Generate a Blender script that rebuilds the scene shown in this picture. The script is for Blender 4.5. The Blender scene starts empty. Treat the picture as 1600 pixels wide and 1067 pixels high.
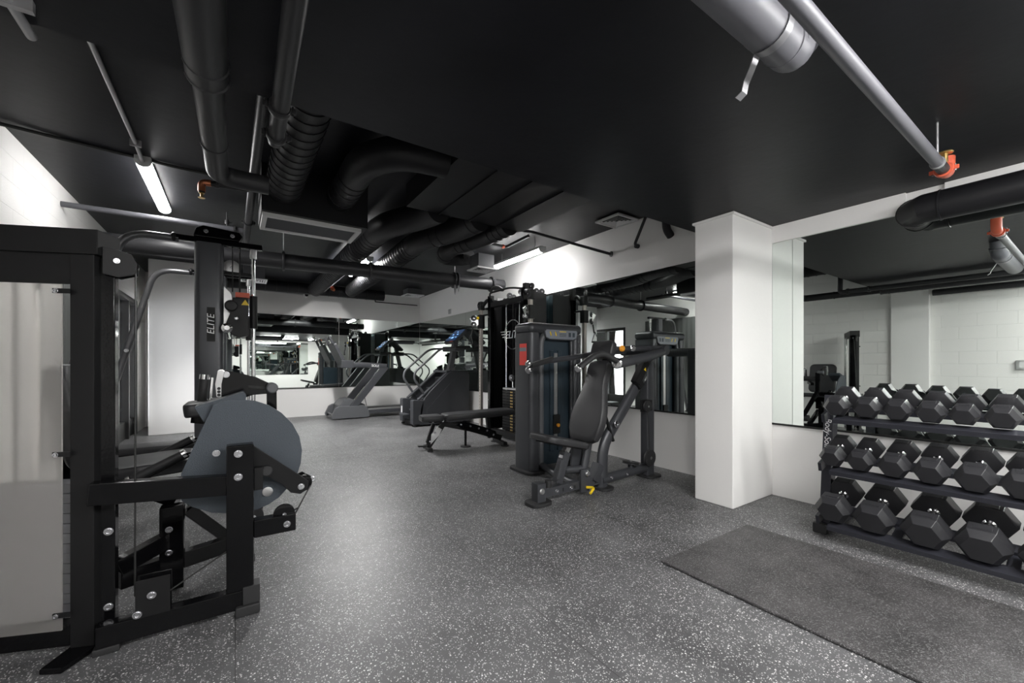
import bpy, bmesh, math, random
from mathutils import Vector, Matrix
random.seed(7)
SC = bpy.context.scene
COL = SC.collection
V = Vector
PI = math.pi

# ------------------------------------------------------------------ camera, world, exposure
cam_d = bpy.data.cameras.new('camera')
cam = bpy.data.objects.new('camera', cam_d)
COL.objects.link(cam)
cam.location = (0, 0, 1.2)
cam.rotation_euler = (PI / 2, 0, math.radians(-34.137))
cam_d.sensor_fit = 'HORIZONTAL'
cam_d.sensor_width = 36
cam_d.lens = 637.9 / 1600 * 36
cam_d.shift_y = 35.6 / 1600
cam_d.clip_start = 0.02
SC.camera = cam
SC.view_settings.view_transform = 'Standard'
SC.view_settings.look = 'None'
SC.view_settings.gamma = 1
SC.view_settings.use_curve_mapping = False
SC.view_settings.exposure = 1.3
w = bpy.data.worlds.new('world')
SC.world = w
w.use_nodes = True
w.node_tree.nodes['Background'].inputs[0].default_value = (0.95, 0.97, 1, 1)
w.node_tree.nodes['Background'].inputs[1].default_value = 4.0
LAMP = 48.0          # emission of every strip light's diffuser
SC.cycles.max_bounces = 12
SC.cycles.glossy_bounces = 8
SC.cycles.sample_clamp_indirect = 8

# ------------------------------------------------------------------ materials
def mat(name, color, rough=0.5, metal=0.0, spec=0.5, bump=0.0, bscale=60, var=0.0, vscale=4, emit=None, coat=0, trans=0, ior=1.45):
    m = bpy.data.materials.new(name)
    m.use_nodes = True
    nt = m.node_tree
    b = nt.nodes['Principled BSDF']
    b.inputs['Base Color'].default_value = (*color, 1)
    b.inputs['Roughness'].default_value = rough
    b.inputs['Metallic'].default_value = metal
    b.inputs['Specular IOR Level'].default_value = spec
    b.inputs['Coat Weight'].default_value = coat
    b.inputs['Transmission Weight'].default_value = trans
    b.inputs['IOR'].default_value = ior
    tc = nt.nodes.new('ShaderNodeTexCoord')
    if bump:
        n = nt.nodes.new('ShaderNodeTexNoise'); n.inputs['Scale'].default_value = bscale
        n.inputs['Detail'].default_value = 3
        bp = nt.nodes.new('ShaderNodeBump'); bp.inputs['Strength'].default_value = bump
        bp.inputs['Distance'].default_value = 0.01
        nt.links.new(tc.outputs['Object'], n.inputs['Vector'])
        nt.links.new(n.outputs[0], bp.inputs['Height'])
        nt.links.new(bp.outputs[0], b.inputs['Normal'])
    if var:
        n = nt.nodes.new('ShaderNodeTexNoise'); n.inputs['Scale'].default_value = vscale
        n.inputs['Detail'].default_value = 5
        r = nt.nodes.new('ShaderNodeValToRGB')
        r.color_ramp.elements[0].position = 0.3; r.color_ramp.elements[1].position = 0.7
        r.color_ramp.elements[0].color = (*[c * (1 - var) for c in color], 1)
        r.color_ramp.elements[1].color = (*[min(1, c * (1 + var)) for c in color], 1)
        nt.links.new(tc.outputs['Object'], n.inputs['Vector'])
        nt.links.new(n.outputs[0], r.inputs[0])
        nt.links.new(r.outputs[0], b.inputs['Base Color'])
    if emit:
        b.inputs['Emission Color'].default_value = (*emit[0], 1)
        b.inputs['Emission Strength'].default_value = emit[1]
    return m

def pane_mat():
    m = bpy.data.materials.new('door_glass'); m.use_nodes = True
    nt = m.node_tree; nt.nodes.clear(); o = nt.nodes.new('ShaderNodeOutputMaterial')
    t = nt.nodes.new('ShaderNodeBsdfTransparent'); g = nt.nodes.new('ShaderNodeBsdfGlossy'); x = nt.nodes.new('ShaderNodeMixShader')
    g.inputs['Roughness'].default_value = .01; f = nt.nodes.new('ShaderNodeFresnel')
    nt.links.new(f.outputs[0], x.inputs[0]); nt.links.new(t.outputs[0], x.inputs[1]); nt.links.new(g.outputs[0], x.inputs[2])
    nt.links.new(x.outputs[0], o.inputs[0])
    return m

M = dict(
    paint=mat('white_paint', (.80, .79, .775), .55, bump=.05, bscale=40),
    ceil=mat('black_ceiling_paint', (.0098, .0102, .0130), .45, spec=.25, bump=.12, bscale=14, var=.25, vscale=2.2),
    duct=mat('black_duct_paint', (.011, .011, .0125), .42, spec=.35),
    pipe=mat('black_pipe_paint', (.026, .026, .028), .40, spec=.4),
    gpipe=mat('grey_pipe_paint', (.10, .10, .112), .45),
    gloss=mat('gloss_black_steel', (.0035, .0035, .004), .10, spec=.28, bump=.02, bscale=90),
    matte=mat('matte_black_steel', (.0105, .0105, .011), .40, spec=.22, bump=.03, bscale=200),
    char=mat('charcoal_powder_coat', (.053, .055, .061), .33, metal=.25, bump=.04, bscale=300),
    navy=mat('navy_plastic', (.028, .043, .056), .32),
    disc=mat('textured_slate_plate', (.050, .060, .072), .42, metal=.35, bump=.35, bscale=420, var=.12, vscale=300),
    pad=mat('black_vinyl', (.026, .026, .028), .42, bump=.05, bscale=250),
    chrome=mat('chrome', (.86, .86, .87), .12, metal=1),
    bolt=mat('zinc_bolt', (.55, .55, .57), .25, metal=1),
    galv=mat('galvanised_conduit', (.50, .50, .51), .38, metal=.7),
    rubber=mat('black_rubber', (.020, .020, .021), .55, bump=.06, bscale=300),
    hexr=mat('hex_rubber', (.022, .022, .0245), .36, bump=.05, bscale=160),
    rail=mat('rack_enamel', (.036, .037, .046), .28, metal=.2),
    grey=mat('grey_plastic', (.085, .088, .094), .42),
    dgrey=mat('dark_grey_plastic', (.042, .044, .049), .42, bump=.03, bscale=300),
    silver=mat('silver_metal', (.55, .55, .55), .32, metal=.9),
    holed=mat('drilled_column_metal', (.46, .42, .385), .38, metal=.6),
    whiteg=mat('white_grille', (.62, .62, .62), .5),
    dark=mat('dark_slot', (.006, .006, .006), .6),
    orange=mat('orange_red_paint', (.62, .115, .06), .38),
    copper=mat('copper_fitting', (.62, .22, .11), .3, metal=.7),
    brass=mat('brass', (.60, .42, .16), .3, metal=.9),
    amber=mat('amber_cap', (.80, .32, .02), .35),
    yellow=mat('yellow_paint', (.80, .55, .02), .4),
    red=mat('red_label', (.72, .045, .03), .45),
    label=mat('grey_label', (.20, .215, .245), .4),
    white=mat('white_ink', (.80, .80, .80), .5),
    wplas=mat('white_plastic', (.72, .72, .72), .4),
    cable=mat('black_cable', (.012, .012, .012), .4),
    mirror=mat('mirror_silver', (.80, .85, .82), 0.0, metal=1),
    frost=mat('frosted_acrylic', (.96, .935, .905), .34, trans=.90, ior=1.18),
    lamp=mat('lit_diffuser', (.9, .9, .9), .4, emit=((1.0, .99, .98), LAMP)),
    lampfar=mat('lit_diffuser_bright', (.9, .9, .9), .4, emit=((1.0, .99, .98), LAMP * 3.2)),
    lampdim=mat('lit_diffuser_soft', (.9, .9, .9), .4, emit=((1.0, .99, .98), LAMP * .44)),
    screen=mat('lit_screen', (.01, .012, .018), .2, emit=((.05, .12, .3), .12)),
    icon=mat('lit_screen_icons', (.3, .5, .8), .3, emit=((.3, .6, 1), .4)),
    door=mat('black_door_frame', (.018, .018, .018), .35),
    glass=pane_mat(),
    steel=mat('stack_grey_steel', (.20, .205, .225), .5),
    puly=mat('pulley_nylon', (.05, .05, .052), .22, metal=.3),
    strapm=mat('dull_strap_steel', (.22, .22, .23), .35, metal=.6),
    tubeg=mat('satin_grey_tube', (.11, .11, .115), .28, metal=.4),
    curtain=mat('grey_curtain', (.13, .135, .13), .8, bump=.1, bscale=80),
)

def floor_mat():
    m = bpy.data.materials.new('speckled_rubber_floor'); m.use_nodes = True
    nt = m.node_tree; b = nt.nodes['Principled BSDF']; L = nt.links.new
    tc = nt.nodes.new('ShaderNodeTexCoord')
    def vor(scale, thr, keep):
        v = nt.nodes.new('ShaderNodeTexVoronoi'); v.inputs['Scale'].default_value = scale
        L(tc.outputs['Object'], v.inputs['Vector'])
        a = nt.nodes.new('ShaderNodeMath'); a.operation = 'LESS_THAN'; a.inputs[1].default_value = thr
        L(v.outputs['Distance'], a.inputs[0])
        s = nt.nodes.new('ShaderNodeSeparateColor'); L(v.outputs['Color'], s.inputs[0])
        g = nt.nodes.new('ShaderNodeMath'); g.operation = 'GREATER_THAN'; g.inputs[1].default_value = keep
        L(s.outputs[0], g.inputs[0])
        p = nt.nodes.new('ShaderNodeMath'); p.operation = 'MULTIPLY'
        L(a.outputs[0], p.inputs[0]); L(g.outputs[0], p.inputs[1])
        q = nt.nodes.new('ShaderNodeMath'); q.operation = 'MULTIPLY'
        L(p.outputs[0], q.inputs[0]); L(s.outputs[1], q.inputs[1])
        return q
    f1 = vor(95, .34, .70); f2 = vor(190, .40, .72)
    mx = nt.nodes.new('ShaderNodeMath'); mx.operation = 'MAXIMUM'
    L(f1.outputs[0], mx.inputs[0]); L(f2.outputs[0], mx.inputs[1])
    n = nt.nodes.new('ShaderNodeTexNoise'); n.inputs['Scale'].default_value = 1.7; n.inputs['Detail'].default_value = 8
    n.inputs['Roughness'].default_value = .65
    L(tc.outputs['Object'], n.inputs['Vector'])
    r = nt.nodes.new('ShaderNodeValToRGB')
    r.color_ramp.elements[0].position = .32; r.color_ramp.elements[0].color = (.046, .046, .048, 1)
    r.color_ramp.elements[1].position = .72; r.color_ramp.elements[1].color = (.128, .128, .131, 1)
    L(n.outputs[0], r.inputs[0])
    mix = nt.nodes.new('ShaderNodeMix'); mix.data_type = 'RGBA'
    L(mx.outputs[0], mix.inputs[0]); L(r.outputs[0], mix.inputs[6]); mix.inputs[7].default_value = (.78, .78, .77, 1)
    # tile joints: thin darker lines every 1.22 m across the room
    sx = nt.nodes.new('ShaderNodeSeparateXYZ'); L(tc.outputs['Object'], sx.inputs[0])
    d = nt.nodes.new('ShaderNodeMath'); d.operation = 'PINGPONG'; d.inputs[1].default_value = .61
    L(sx.outputs[0], d.inputs[0])
    lt = nt.nodes.new('ShaderNodeMath'); lt.operation = 'LESS_THAN'; lt.inputs[1].default_value = .0018
    L(d.outputs[0], lt.inputs[0])
    mix2 = nt.nodes.new('ShaderNodeMix'); mix2.data_type = 'RGBA'
    L(lt.outputs[0], mix2.inputs[0]); L(mix.outputs[2], mix2.inputs[6]); mix2.inputs[7].default_value = (.03, .03, .03, 1)
    L(mix2.outputs[2], b.inputs['Base Color'])
    b.inputs['Roughness'].default_value = .40
    nb = nt.nodes.new('ShaderNodeTexNoise'); nb.inputs['Scale'].default_value = 230; nb.inputs['Detail'].default_value = 2
    L(tc.outputs['Object'], nb.inputs['Vector'])
    bp = nt.nodes.new('ShaderNodeBump'); bp.inputs['Strength'].default_value = .25; bp.inputs['Distance'].default_value = .004
    L(nb.outputs[0], bp.inputs['Height']); L(bp.outputs[0], b.inputs['Normal'])
    return m

def mat_mat():
    m = bpy.data.materials.new('embossed_rubber_mat'); m.use_nodes = True
    nt = m.node_tree; b = nt.nodes['Principled BSDF']; L = nt.links.new
    tc = nt.nodes.new('ShaderNodeTexCoord')
    mp = nt.nodes.new('ShaderNodeMapping'); mp.inputs['Rotation'].default_value = (0, 0, PI / 4)
    L(tc.outputs['Object'], mp.inputs['Vector'])
    ck = nt.nodes.new('ShaderNodeTexVoronoi'); ck.inputs['Scale'].default_value = 150; ck.inputs['Randomness'].default_value = .35
    L(mp.outputs[0], ck.inputs['Vector'])
    n = nt.nodes.new('ShaderNodeTexNoise'); n.inputs['Scale'].default_value = 5; n.inputs['Detail'].default_value = 8
    L(tc.outputs['Object'], n.inputs['Vector'])
    r = nt.nodes.new('ShaderNodeValToRGB')
    r.color_ramp.elements[0].color = (.032, .031, .0315, 1); r.color_ramp.elements[1].color = (.066, .063, .064, 1)
    r.color_ramp.elements[0].position = .3; r.color_ramp.elements[1].position = .7
    L(n.outputs[0], r.inputs[0])
    v = nt.nodes.new('ShaderNodeTexVoronoi'); v.inputs['Scale'].default_value = 260
    L(tc.outputs['Object'], v.inputs['Vector'])
    s = nt.nodes.new('ShaderNodeSeparateColor'); L(v.outputs['Color'], s.inputs[0])
    g = nt.nodes.new('ShaderNodeMath'); g.operation = 'GREATER_THAN'; g.inputs[1].default_value = .86
    L(s.outputs[0], g.inputs[0])
    k = nt.nodes.new('ShaderNodeMath'); k.operation = 'MULTIPLY'; k.inputs[1].default_value = .3
    L(g.outputs[0], k.inputs[0])
    mix = nt.nodes.new('ShaderNodeMix'); mix.data_type = 'RGBA'
    L(k.outputs[0], mix.inputs[0]); L(r.outputs[0], mix.inputs[6]); mix.inputs[7].default_value = (.4, .4, .4, 1)
    L(mix.outputs[2], b.inputs['Base Color'])
    bp = nt.nodes.new('ShaderNodeBump'); bp.inputs['Strength'].default_value = .5; bp.inputs['Distance'].default_value = .004
    L(ck.outputs['Distance'], bp.inputs['Height']); L(bp.outputs[0], b.inputs['Normal'])
    b.inputs['Roughness'].default_value = .42
    return m

def block_mat():
    m = bpy.data.materials.new('painted_block_wall'); m.use_nodes = True
    nt = m.node_tree; b = nt.nodes['Principled BSDF']; L = nt.links.new
    tc = nt.nodes.new('ShaderNodeTexCoord')
    sp = nt.nodes.new('ShaderNodeSeparateXYZ'); cb = nt.nodes.new('ShaderNodeCombineXYZ')
    L(tc.outputs['Object'], sp.inputs[0]); L(sp.outputs[1], cb.inputs[0]); L(sp.outputs[2], cb.inputs[1])
    br = nt.nodes.new('ShaderNodeTexBrick'); L(cb.outputs[0], br.inputs['Vector'])
    br.inputs['Scale'].default_value = 1; br.inputs['Brick Width'].default_value = .40
    br.inputs['Row Height'].default_value = .20; br.inputs['Mortar Size'].default_value = .005
    br.inputs['Mortar Smooth'].default_value = .4
    bp = nt.nodes.new('ShaderNodeBump'); bp.inputs['Strength'].default_value = .6; bp.inputs['Distance'].default_value = .006
    bp.invert = True
    L(br.outputs['Fac'], bp.inputs['Height'])
    n = nt.nodes.new('ShaderNodeTexNoise'); n.inputs['Scale'].default_value = 70; L(tc.outputs['Object'], n.inputs['Vector'])
    bp2 = nt.nodes.new('ShaderNodeBump'); bp2.inputs['Strength'].default_value = .12; bp2.inputs['Distance'].default_value = .01
    L(n.outputs[0], bp2.inputs['Height']); L(bp.outputs[0], bp2.inputs['Normal'])
    L(bp2.outputs[0], b.inputs['Normal'])
    b.inputs['Base Color'].default_value = (.80, .79, .77, 1); b.inputs['Roughness'].default_value = .5
    return m
M['floor'] = floor_mat(); M['mat'] = mat_mat(); M['block'] = block_mat()

# ------------------------------------------------------------------ geometry helpers
def frame(d, up=(0, 0, 1)):
    d = V(d).normalized(); u = V(up)
    if abs(d.dot(u.normalized())) > .98: u = V((0, 1, 0)) if abs(d.y) < .9 else V((1, 0, 0))
    s = d.cross(u).normalized()
    return d, s, s.cross(d).normalized()

class MB:
    def __init__(self): self.bm = bmesh.new()
    def add(self, vs, fs):
        b = [self.bm.verts.new(v) for v in vs]
        for f in fs:
            try: self.bm.faces.new([b[i] for i in f])
            except ValueError: pass
        return self
    def box(self, x0, x1, y0, y1, z0, z1):
        vs = [(x, y, z) for z in (z0, z1) for y in (y0, y1) for x in (x0, x1)]
        return self.add(vs, [(0, 2, 3, 1), (4, 5, 7, 6), (0, 1, 5, 4), (2, 6, 7, 3), (0, 4, 6, 2), (1, 3, 7, 5)])
    def bar(self, p, q, w, h, up=(0, 0, 1), w2=None, h2=None):
        p, q = V(p), V(q); d, s, u = frame(q - p, up)
        w2 = w if w2 is None else w2; h2 = h if h2 is None else h2
        vs = [p + s * (a * w / 2) + u * (c * h / 2) for a, c in ((-1, -1), (1, -1), (1, 1), (-1, 1))]
        vs += [q + s * (a * w2 / 2) + u * (c * h2 / 2) for a, c in ((-1, -1), (1, -1), (1, 1), (-1, 1))]
        return self.add(vs, [(0, 1, 2, 3), (7, 6, 5, 4), (0, 4, 5, 1), (1, 5, 6, 2), (2, 6, 7, 3), (3, 7, 4, 0)])
    def cyl(self, p, q, r, r2=None, seg=24):
        p, q = V(p), V(q); d, s, u = frame(q - p); r2 = r if r2 is None else r2
        vs = [p + (s * math.cos(a) + u * math.sin(a)) * r for a in [2 * PI * i / seg for i in range(seg)]]
        vs += [q + (s * math.cos(a) + u * math.sin(a)) * r2 for a in [2 * PI * i / seg for i in range(seg)]]
        fs = [(i, (i + 1) % seg, seg + (i + 1) % seg, seg + i) for i in range(seg)]
        return self.add(vs, fs + [tuple(range(seg))[::-1], tuple(range(seg, 2 * seg))])
    def tube(self, pts, r, seg=14, bend=0.0, asp=1.0, up=(0, 0, 1), square=False):
        pts = [V(p) for p in pts]; path = [pts[0]]
        for a, b, c in zip(pts, pts[1:], pts[2:]):
            if bend <= 0: path.append(b); continue
            l = min(bend, (a - b).length * .48, (c - b).length * .48)
            s, e = b + (a - b).normalized() * l, b + (c - b).normalized() * l
            for k in range(9):
                t = k / 8; path.append(s * (1 - t) ** 2 + b * 2 * t * (1 - t) + e * t * t)
        path.append(pts[-1])
        rings = []; pu = None
        for i, p in enumerate(path):
            t = (path[min(i + 1, len(path) - 1)] - path[max(i - 1, 0)]).normalized()
            if pu is None: _, s, u = frame(t, up)
            else:
                u = (pu - t * pu.dot(t)).normalized(); s = t.cross(u).normalized()
            pu = u; ring = []
            for k in range(seg):
                a = 2 * PI * k / seg; ca, sa = math.cos(a), math.sin(a)
                if square:
                    ca = math.copysign(abs(ca) ** .35, ca); sa = math.copysign(abs(sa) ** .35, sa)
                ring.append(p + s * (ca * r) + u * (sa * r * asp))
            rings.append(ring)
        vs = [v for rg in rings for v in rg]; n = len(rings)
        fs = [(i * seg + k, i * seg + (k + 1) % seg, (i + 1) * seg + (k + 1) % seg, (i + 1) * seg + k) for i in range(n - 1) for k in range(seg)]
        fs += [tuple(range(seg))[::-1], tuple(range((n - 1) * seg, n * seg))]
        return self.add(vs, fs)
    def prism(self, poly, vec):
        poly = [V(p) for p in poly]; vec = V(vec); n = len(poly)
        fs = [tuple(range(n))[::-1], tuple(range(n, 2 * n))] + [(i, (i + 1) % n, n + (i + 1) % n, n + i) for i in range(n)]
        return self.add(poly + [p + vec for p in poly], fs)
    def lathe(self, o, axis, prof, seg=28):
        o = V(o); d, s, u = frame(axis); vs = []
        for r, h in prof:
            vs += [o + d * h + (s * math.cos(2 * PI * k / seg) + u * math.sin(2 * PI * k / seg)) * max(r, 1e-4) for k in range(seg)]
        n = len(prof)
        fs = [(i * seg + k, i * seg + (k + 1) % seg, (i + 1) * seg + (k + 1) % seg, (i + 1) * seg + k) for i in range(n - 1) for k in range(seg)]
        fs += [tuple(range(seg))[::-1], tuple(range((n - 1) * seg, n * seg))]
        return self.add(vs, fs)
    def pad(self, o, ax, ay, az, outline, t, crown=.25):
        """cushion: outline in the ax/ay plane, thickness t along az, rounded rim"""
        o, ax, ay, az = V(o), V(ax).normalized(), V(ay).normalized(), V(az).normalized()
        n = len(outline); cx = sum(p[0] for p in outline) / n; cy = sum(p[1] for p in outline) / n
        rings = []
        for k, h in ((.94, 0), (.99, .12), (1, .35), (1, .65), (.985, .84), (.95, .95), (.86, 1.0)):
            rings.append([o + ax * (cx + (x - cx) * k) + ay * (cy + (y - cy) * k) + az * (h * t) for x, y in outline])
        vs = [v for r in rings for v in r]; m = len(rings)
        fs = [(i * n + k, i * n + (k + 1) % n, (i + 1) * n + (k + 1) % n, (i + 1) * n + k) for i in range(m - 1) for k in range(n)]
        fs += [tuple(range(n))[::-1], tuple(range((m - 1) * n, m * n))]
        return self.add(vs, fs)
    def build(self, name, m, parent=None, bevel=0.0, smooth=True, seg=2):
        bm = self.bm
        bmesh.ops.recalc_face_normals(bm, faces=bm.faces)
        if bevel:
            es = [e for e in bm.edges if len(e.link_faces) == 2 and e.calc_face_angle(0) > .6]
            bmesh.ops.bevel(bm, geom=es, offset=bevel, offset_type='OFFSET', segments=seg, profile=.5, affect='EDGES', clamp_overlap=True)
        if parent is not None:
            loc = V((0, 0, 0)); p = parent
            while p is not None: loc += V(p.location); p = p.parent
            for v in bm.verts: v.co -= loc
        me = bpy.data.meshes.new(name)
        for e in bm.edges:
            if len(e.link_faces) == 2 and e.calc_face_angle(0) > math.radians(33): e.smooth = False
        for f in bm.faces: f.smooth = smooth
        bm.to_mesh(me); bm.free()
        me.materials.append(M[m])
        o = bpy.data.objects.new(name, me); COL.objects.link(o)
        if bevel and smooth:
            wn_ = o.modifiers.new('weighted_normal', 'WEIGHTED_NORMAL'); wn_.keep_sharp = True; wn_.weight = 80
        if parent is not None: o.parent = parent
        return o

def text(s, size, o, right, upv, m, name, parent=None, depth=.0015, shear=0):
    c = bpy.data.curves.new('lettering', 'FONT'); c.body = s; c.size = size; c.extrude = depth; c.shear = shear
    c.align_x = 'CENTER'; c.align_y = 'CENTER'
    t = bpy.data.objects.new('lettering', c)
    me = bpy.data.meshes.new_from_object(t)
    bpy.data.objects.remove(t)
    r, u = V(right).normalized(), V(upv).normalized(); n = r.cross(u)
    mx = Matrix(((r.x, u.x, n.x, o[0]), (r.y, u.y, n.y, o[1]), (r.z, u.z, n.z, o[2]), (0, 0, 0, 1)))
    me.transform(mx)
    if parent is not None:
        loc = V((0, 0, 0)); p = parent
        while p is not None: loc += V(p.location); p = p.parent
        me.transform(Matrix.Translation(-loc))
    me.materials.clear(); me.materials.append(M[m]); me.name = name
    ob = bpy.data.objects.new(name, me); COL.objects.link(ob)
    if parent is not None: ob.parent = parent
    return ob

def tag(o, label, cat, group=None):
    o['label'] = label; o['category'] = cat
    if group: o['group'] = group
    return o
def thing(name, label, cat, loc, group=None):
    o = bpy.data.objects.new(name, None); COL.objects.link(o); o.location = loc; o.empty_display_size = .1
    return tag(o, label, cat, group)
def struct(o): o['kind'] = 'structure'; return o
def bolts(parent, pts, axis, r=.011, h=.008, name='bolt'):
    a = V(axis).normalized()
    for p in pts:
        MB().lathe(p, a, [(r * 1.25, 0), (r * 1.25, h * .3), (r, h * .3), (r * .9, h), (r * .5, h), (r * .45, h * .6)], 14).build(name, 'bolt', parent)

# ------------------------------------------------------------------ the room
XL, XR, YB, YF = -1.43, 4.10, 10.45, -3.2
ZU, ZL, YE = 2.98, 2.46, 2.25
struct(MB().box(XL - .15, XR + .15, YF - .15, YB + .15, -.1, 0).build('floor', 'floor'))
struct(MB().box(XL - .15, XR + .15, YE, YB + .15, ZU, ZU + .25).build('ceiling', 'ceil'))
struct(MB().box(XL - .15, XR + .15, YF - .15, YE, ZL, ZU + .25).build('ceiling_lowered', 'ceil'))
struct(MB().box(XR, XR + .15, YF - .15, YB + .15, 0, ZU).build('wall_right', 'paint'))
struct(MB().box(XL - .15, XR, YB, YB + .15, 0, ZU).build('wall_back', 'paint'))
struct(MB().box(XL - .15, XR, YF - .15, YF, 0, ZL).build('wall_front', 'paint'))
# left wall with a door opening and a curtained window
wl = MB()
D0, D1, W0, W1 = 8.16, 9.55, 5.75, 7.3
wl.box(XL - .15, XL, YF, W0, 0, ZU).box(XL - .15, XL, W1, D0, 0, ZU).box(XL - .15, XL, D1, YB, 0, ZU)
wl.box(XL - .15, XL, D0, D1, 2.3, ZU).box(XL - .15, XL, W0, W1, 2.35, ZU).box(XL - .15, XL, W0, W1, 0, .3)
struct(wl.build('wall_left', 'block'))
# pillars
struct(MB().box(3.40, XR, 1.765, 2.105, 0, ZL).build('pillar', 'paint', bevel=.012))
struct(MB().box(3.385, XR, 1.75, 2.12, ZL - .022, ZL - .001).build('trim_1', 'paint', bevel=.003))
struct(MB().box(-1.21, -.40, 9.10, YB, 0, ZU).build('pillar.001', 'paint', bevel=.01))
struct(MB().box(XL, XL + .09, 1.72, 2.2, 0, ZL).build('pillar.002', 'paint', bevel=.01))
# beam over the right-hand mirror
struct(MB().box(4.072, XR, .86, 1.765, 2.31, ZL).build('trim_2', 'paint'))
struct(MB().box(4.072, XR, YF, .66, 2.375, ZL).build('trim_3', 'paint'))
# dark channel under the mirrors
struct(MB().box(4.082, XR, 2.105, YB - .02, .648, .664).build('trim_4', 'dark'))
struct(MB().box(4.082, XR, YF, 1.765, .648, .664).build('trim_5', 'dark'))
struct(MB().box(-.40, 4.082, YB - .018, YB, .648, .664).build('trim_6', 'dark'))

def mirror(x0, x1, y0, y1, z0, z1, label):
    o = MB().box(x0, x1, y0, y1, z0, z1).build('wall_mirror', 'mirror', smooth=False)
    return tag(o, label, 'mirror', 'frameless wall mirrors')
zt, zb = 2.31, .664
mirror(4.088, 4.099, 1.602, 1.763, zb, zt, 'narrow mirror strip on the right wall between white pillar and mirror behind dumbbells')
mirror(4.088, 4.099, -.55, 1.598, zb, zt, 'large wall mirror directly behind the dumbbell rack')
mirror(4.088, 4.099, 2.11, 4.998, zb, zt, 'wall mirror behind the shoulder press, left of the white pillar')
mirror(4.088, 4.099, 5.002, 7.8, zb, zt, 'wall mirror behind the tall cable machine on the right wall')
mirror(4.088, 4.099, 7.804, YB - .016, zb, zt, 'wall mirror on the right wall behind the stair climber')
mirror(2.062, 4.085, YB - .013, YB - .002, zb, zt, 'back wall mirror behind the treadmill, next to the room corner')
mirror(-.395, 2.058, YB - .013, YB - .002, zb, zt, 'back wall mirror left of the treadmill, below the camera')

mirror(.55, 3.2, YF + .002, YF + .013, zb, zt, 'wall mirror on the wall behind the viewer, seen only inside the back mirror')

# door
dr = MB()
dr.box(XL - .12, XL + .02, D0, D0 + .07, 0, 2.3).box(XL - .12, XL + .02, D1 - .07, D1, 0, 2.3).box(XL - .12, XL + .02, D0 + .07, D1 - .07, 2.22, 2.3)
dr.box(XL - .12, XL + .02, 8.86, 8.93, 0, 2.22)
dr.box(XL - .09, XL - .02, D0 + .07, 8.86, 0, .28).box(XL - .09, XL - .02, 8.93, D1 - .07, 0, .28)
door = struct(dr.build('door_1', 'door', bevel=.004))
MB().box(XL - .065, XL - .055, D0 + .07, 8.86, .28, 2.22).build('door_glass', 'glass', door)
MB().box(XL - .065, XL - .055, 8.93, D1 - .07, .28, 2.22).build('door_glass', 'glass', door)
wn = MB().box(XL - .12, XL + .01, W0, W0 + .05, .3, 2.35).box(XL - .12, XL + .01, W1 - .05, W1, .3, 2.35)
wn.box(XL - .12, XL + .01, W0 + .05, W1 - .05, .3, .35).box(XL - .12, XL + .01, W0 + .05, W1 - .05, 2.3, 2.35)
win = struct(wn.build('window_1', 'door'))
MB().box(XL - .08, XL - .07, W0 + .05, W1 - .05, .35, 2.3).build('window_glass', 'glass', win)
n = 90; poly = []
for i in range(n + 1): poly.append((XL + .07 + .009 * math.sin(i * .9), 5.65 + 1.75 * i / n, .25))
poly += [(p[0] - .012, p[1], p[2]) for p in reversed(poly)]
tag(MB().prism(poly, (0, 0, 2.15)).build('curtain', 'curtain'), 'grey pleated curtain on the left wall, seen in the mirror by the pillar', 'curtain')

# ------------------------------------------------------------------ lights
def strip(label, c, axis, L=1.3, wd=.11, drop=0.0, lm='lamp'):
    x, y, z = c; r = thing('strip_light', label, 'light', c, 'ceiling strip lights')
    h = L / 2
    def bx(a0, a1, w, z0, z1):
        return (x + a0, x + a1, y - w, y + w, z + z0, z + z1) if axis == 'x' else (x - w, x + w, y + a0, y + a1, z + z0, z + z1)
    MB().box(*bx(-h, h, wd * .5, .012, .05)).build('housing', 'whiteg', r, bevel=.004)
    d = V((1, 0, 0)) if axis == 'x' else V((0, 1, 0)); side = V((0, 1, 0)) if axis == 'x' else V((1, 0, 0))
    pr = [V(c) - d * (h - .03) + side * (wd * .5 * math.cos(a)) + V((0, 0, .012 + .045 * -math.sin(a))) for a in [PI * k / 10 for k in range(11)]]
    MB().prism(pr, d * (L - .06)).build('diffuser', lm, r)
    for s in (-1, 1):
        pr = [V(c) + d * (s * (h - .015) - .015) + side * (wd * .52 * math.cos(a)) + V((0, 0, .012 + .048 * -math.sin(a))) for a in [PI * k / 10 for k in range(11)]]
        MB().prism(pr, d * .03).build('end_cap', 'whiteg', r)
    if drop:
        for s in (-.7, .7):
            p = V(c) + d * (h * s)
            MB().cyl(p + V((0, 0, .045)), p + V((0, 0, drop)), .004, seg=8).build('hanger_rod', 'galv', r)
    return r
strip('lit strip light on the upper ceiling at far left, fed by the bare conduit', (-.655, 5.33, 2.93), 'y', 1.36, lm='lampdim')
strip('lit strip light hidden behind the long black pipe, between two spiral ducts', (1.79, 7.37, 2.88), 'y', 1.36, drop=.1, lm='lampfar')
strip('lit strip light along the right wall above the cable machine', (3.56, 5.1, 2.80), 'y', 1.25, drop=.18, lm='lampdim')
strip('lit strip light seen only in the back mirror, nearer of two', (1.75, -.35, 2.40), 'x', 1.4)
strip('lit strip light seen only in the back mirror, farther of two', (1.6, -.95, 2.40), 'x', 1.4)
strip('lit strip light on the lowered ceiling behind the viewer at the left wall', (-.64, -.6, 2.40), 'y', 1.4)
strip('lit strip light on the lowered ceiling out of view at the right behind the dumbbells', (3.05, -.9, 2.40), 'y', 1.4)

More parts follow.
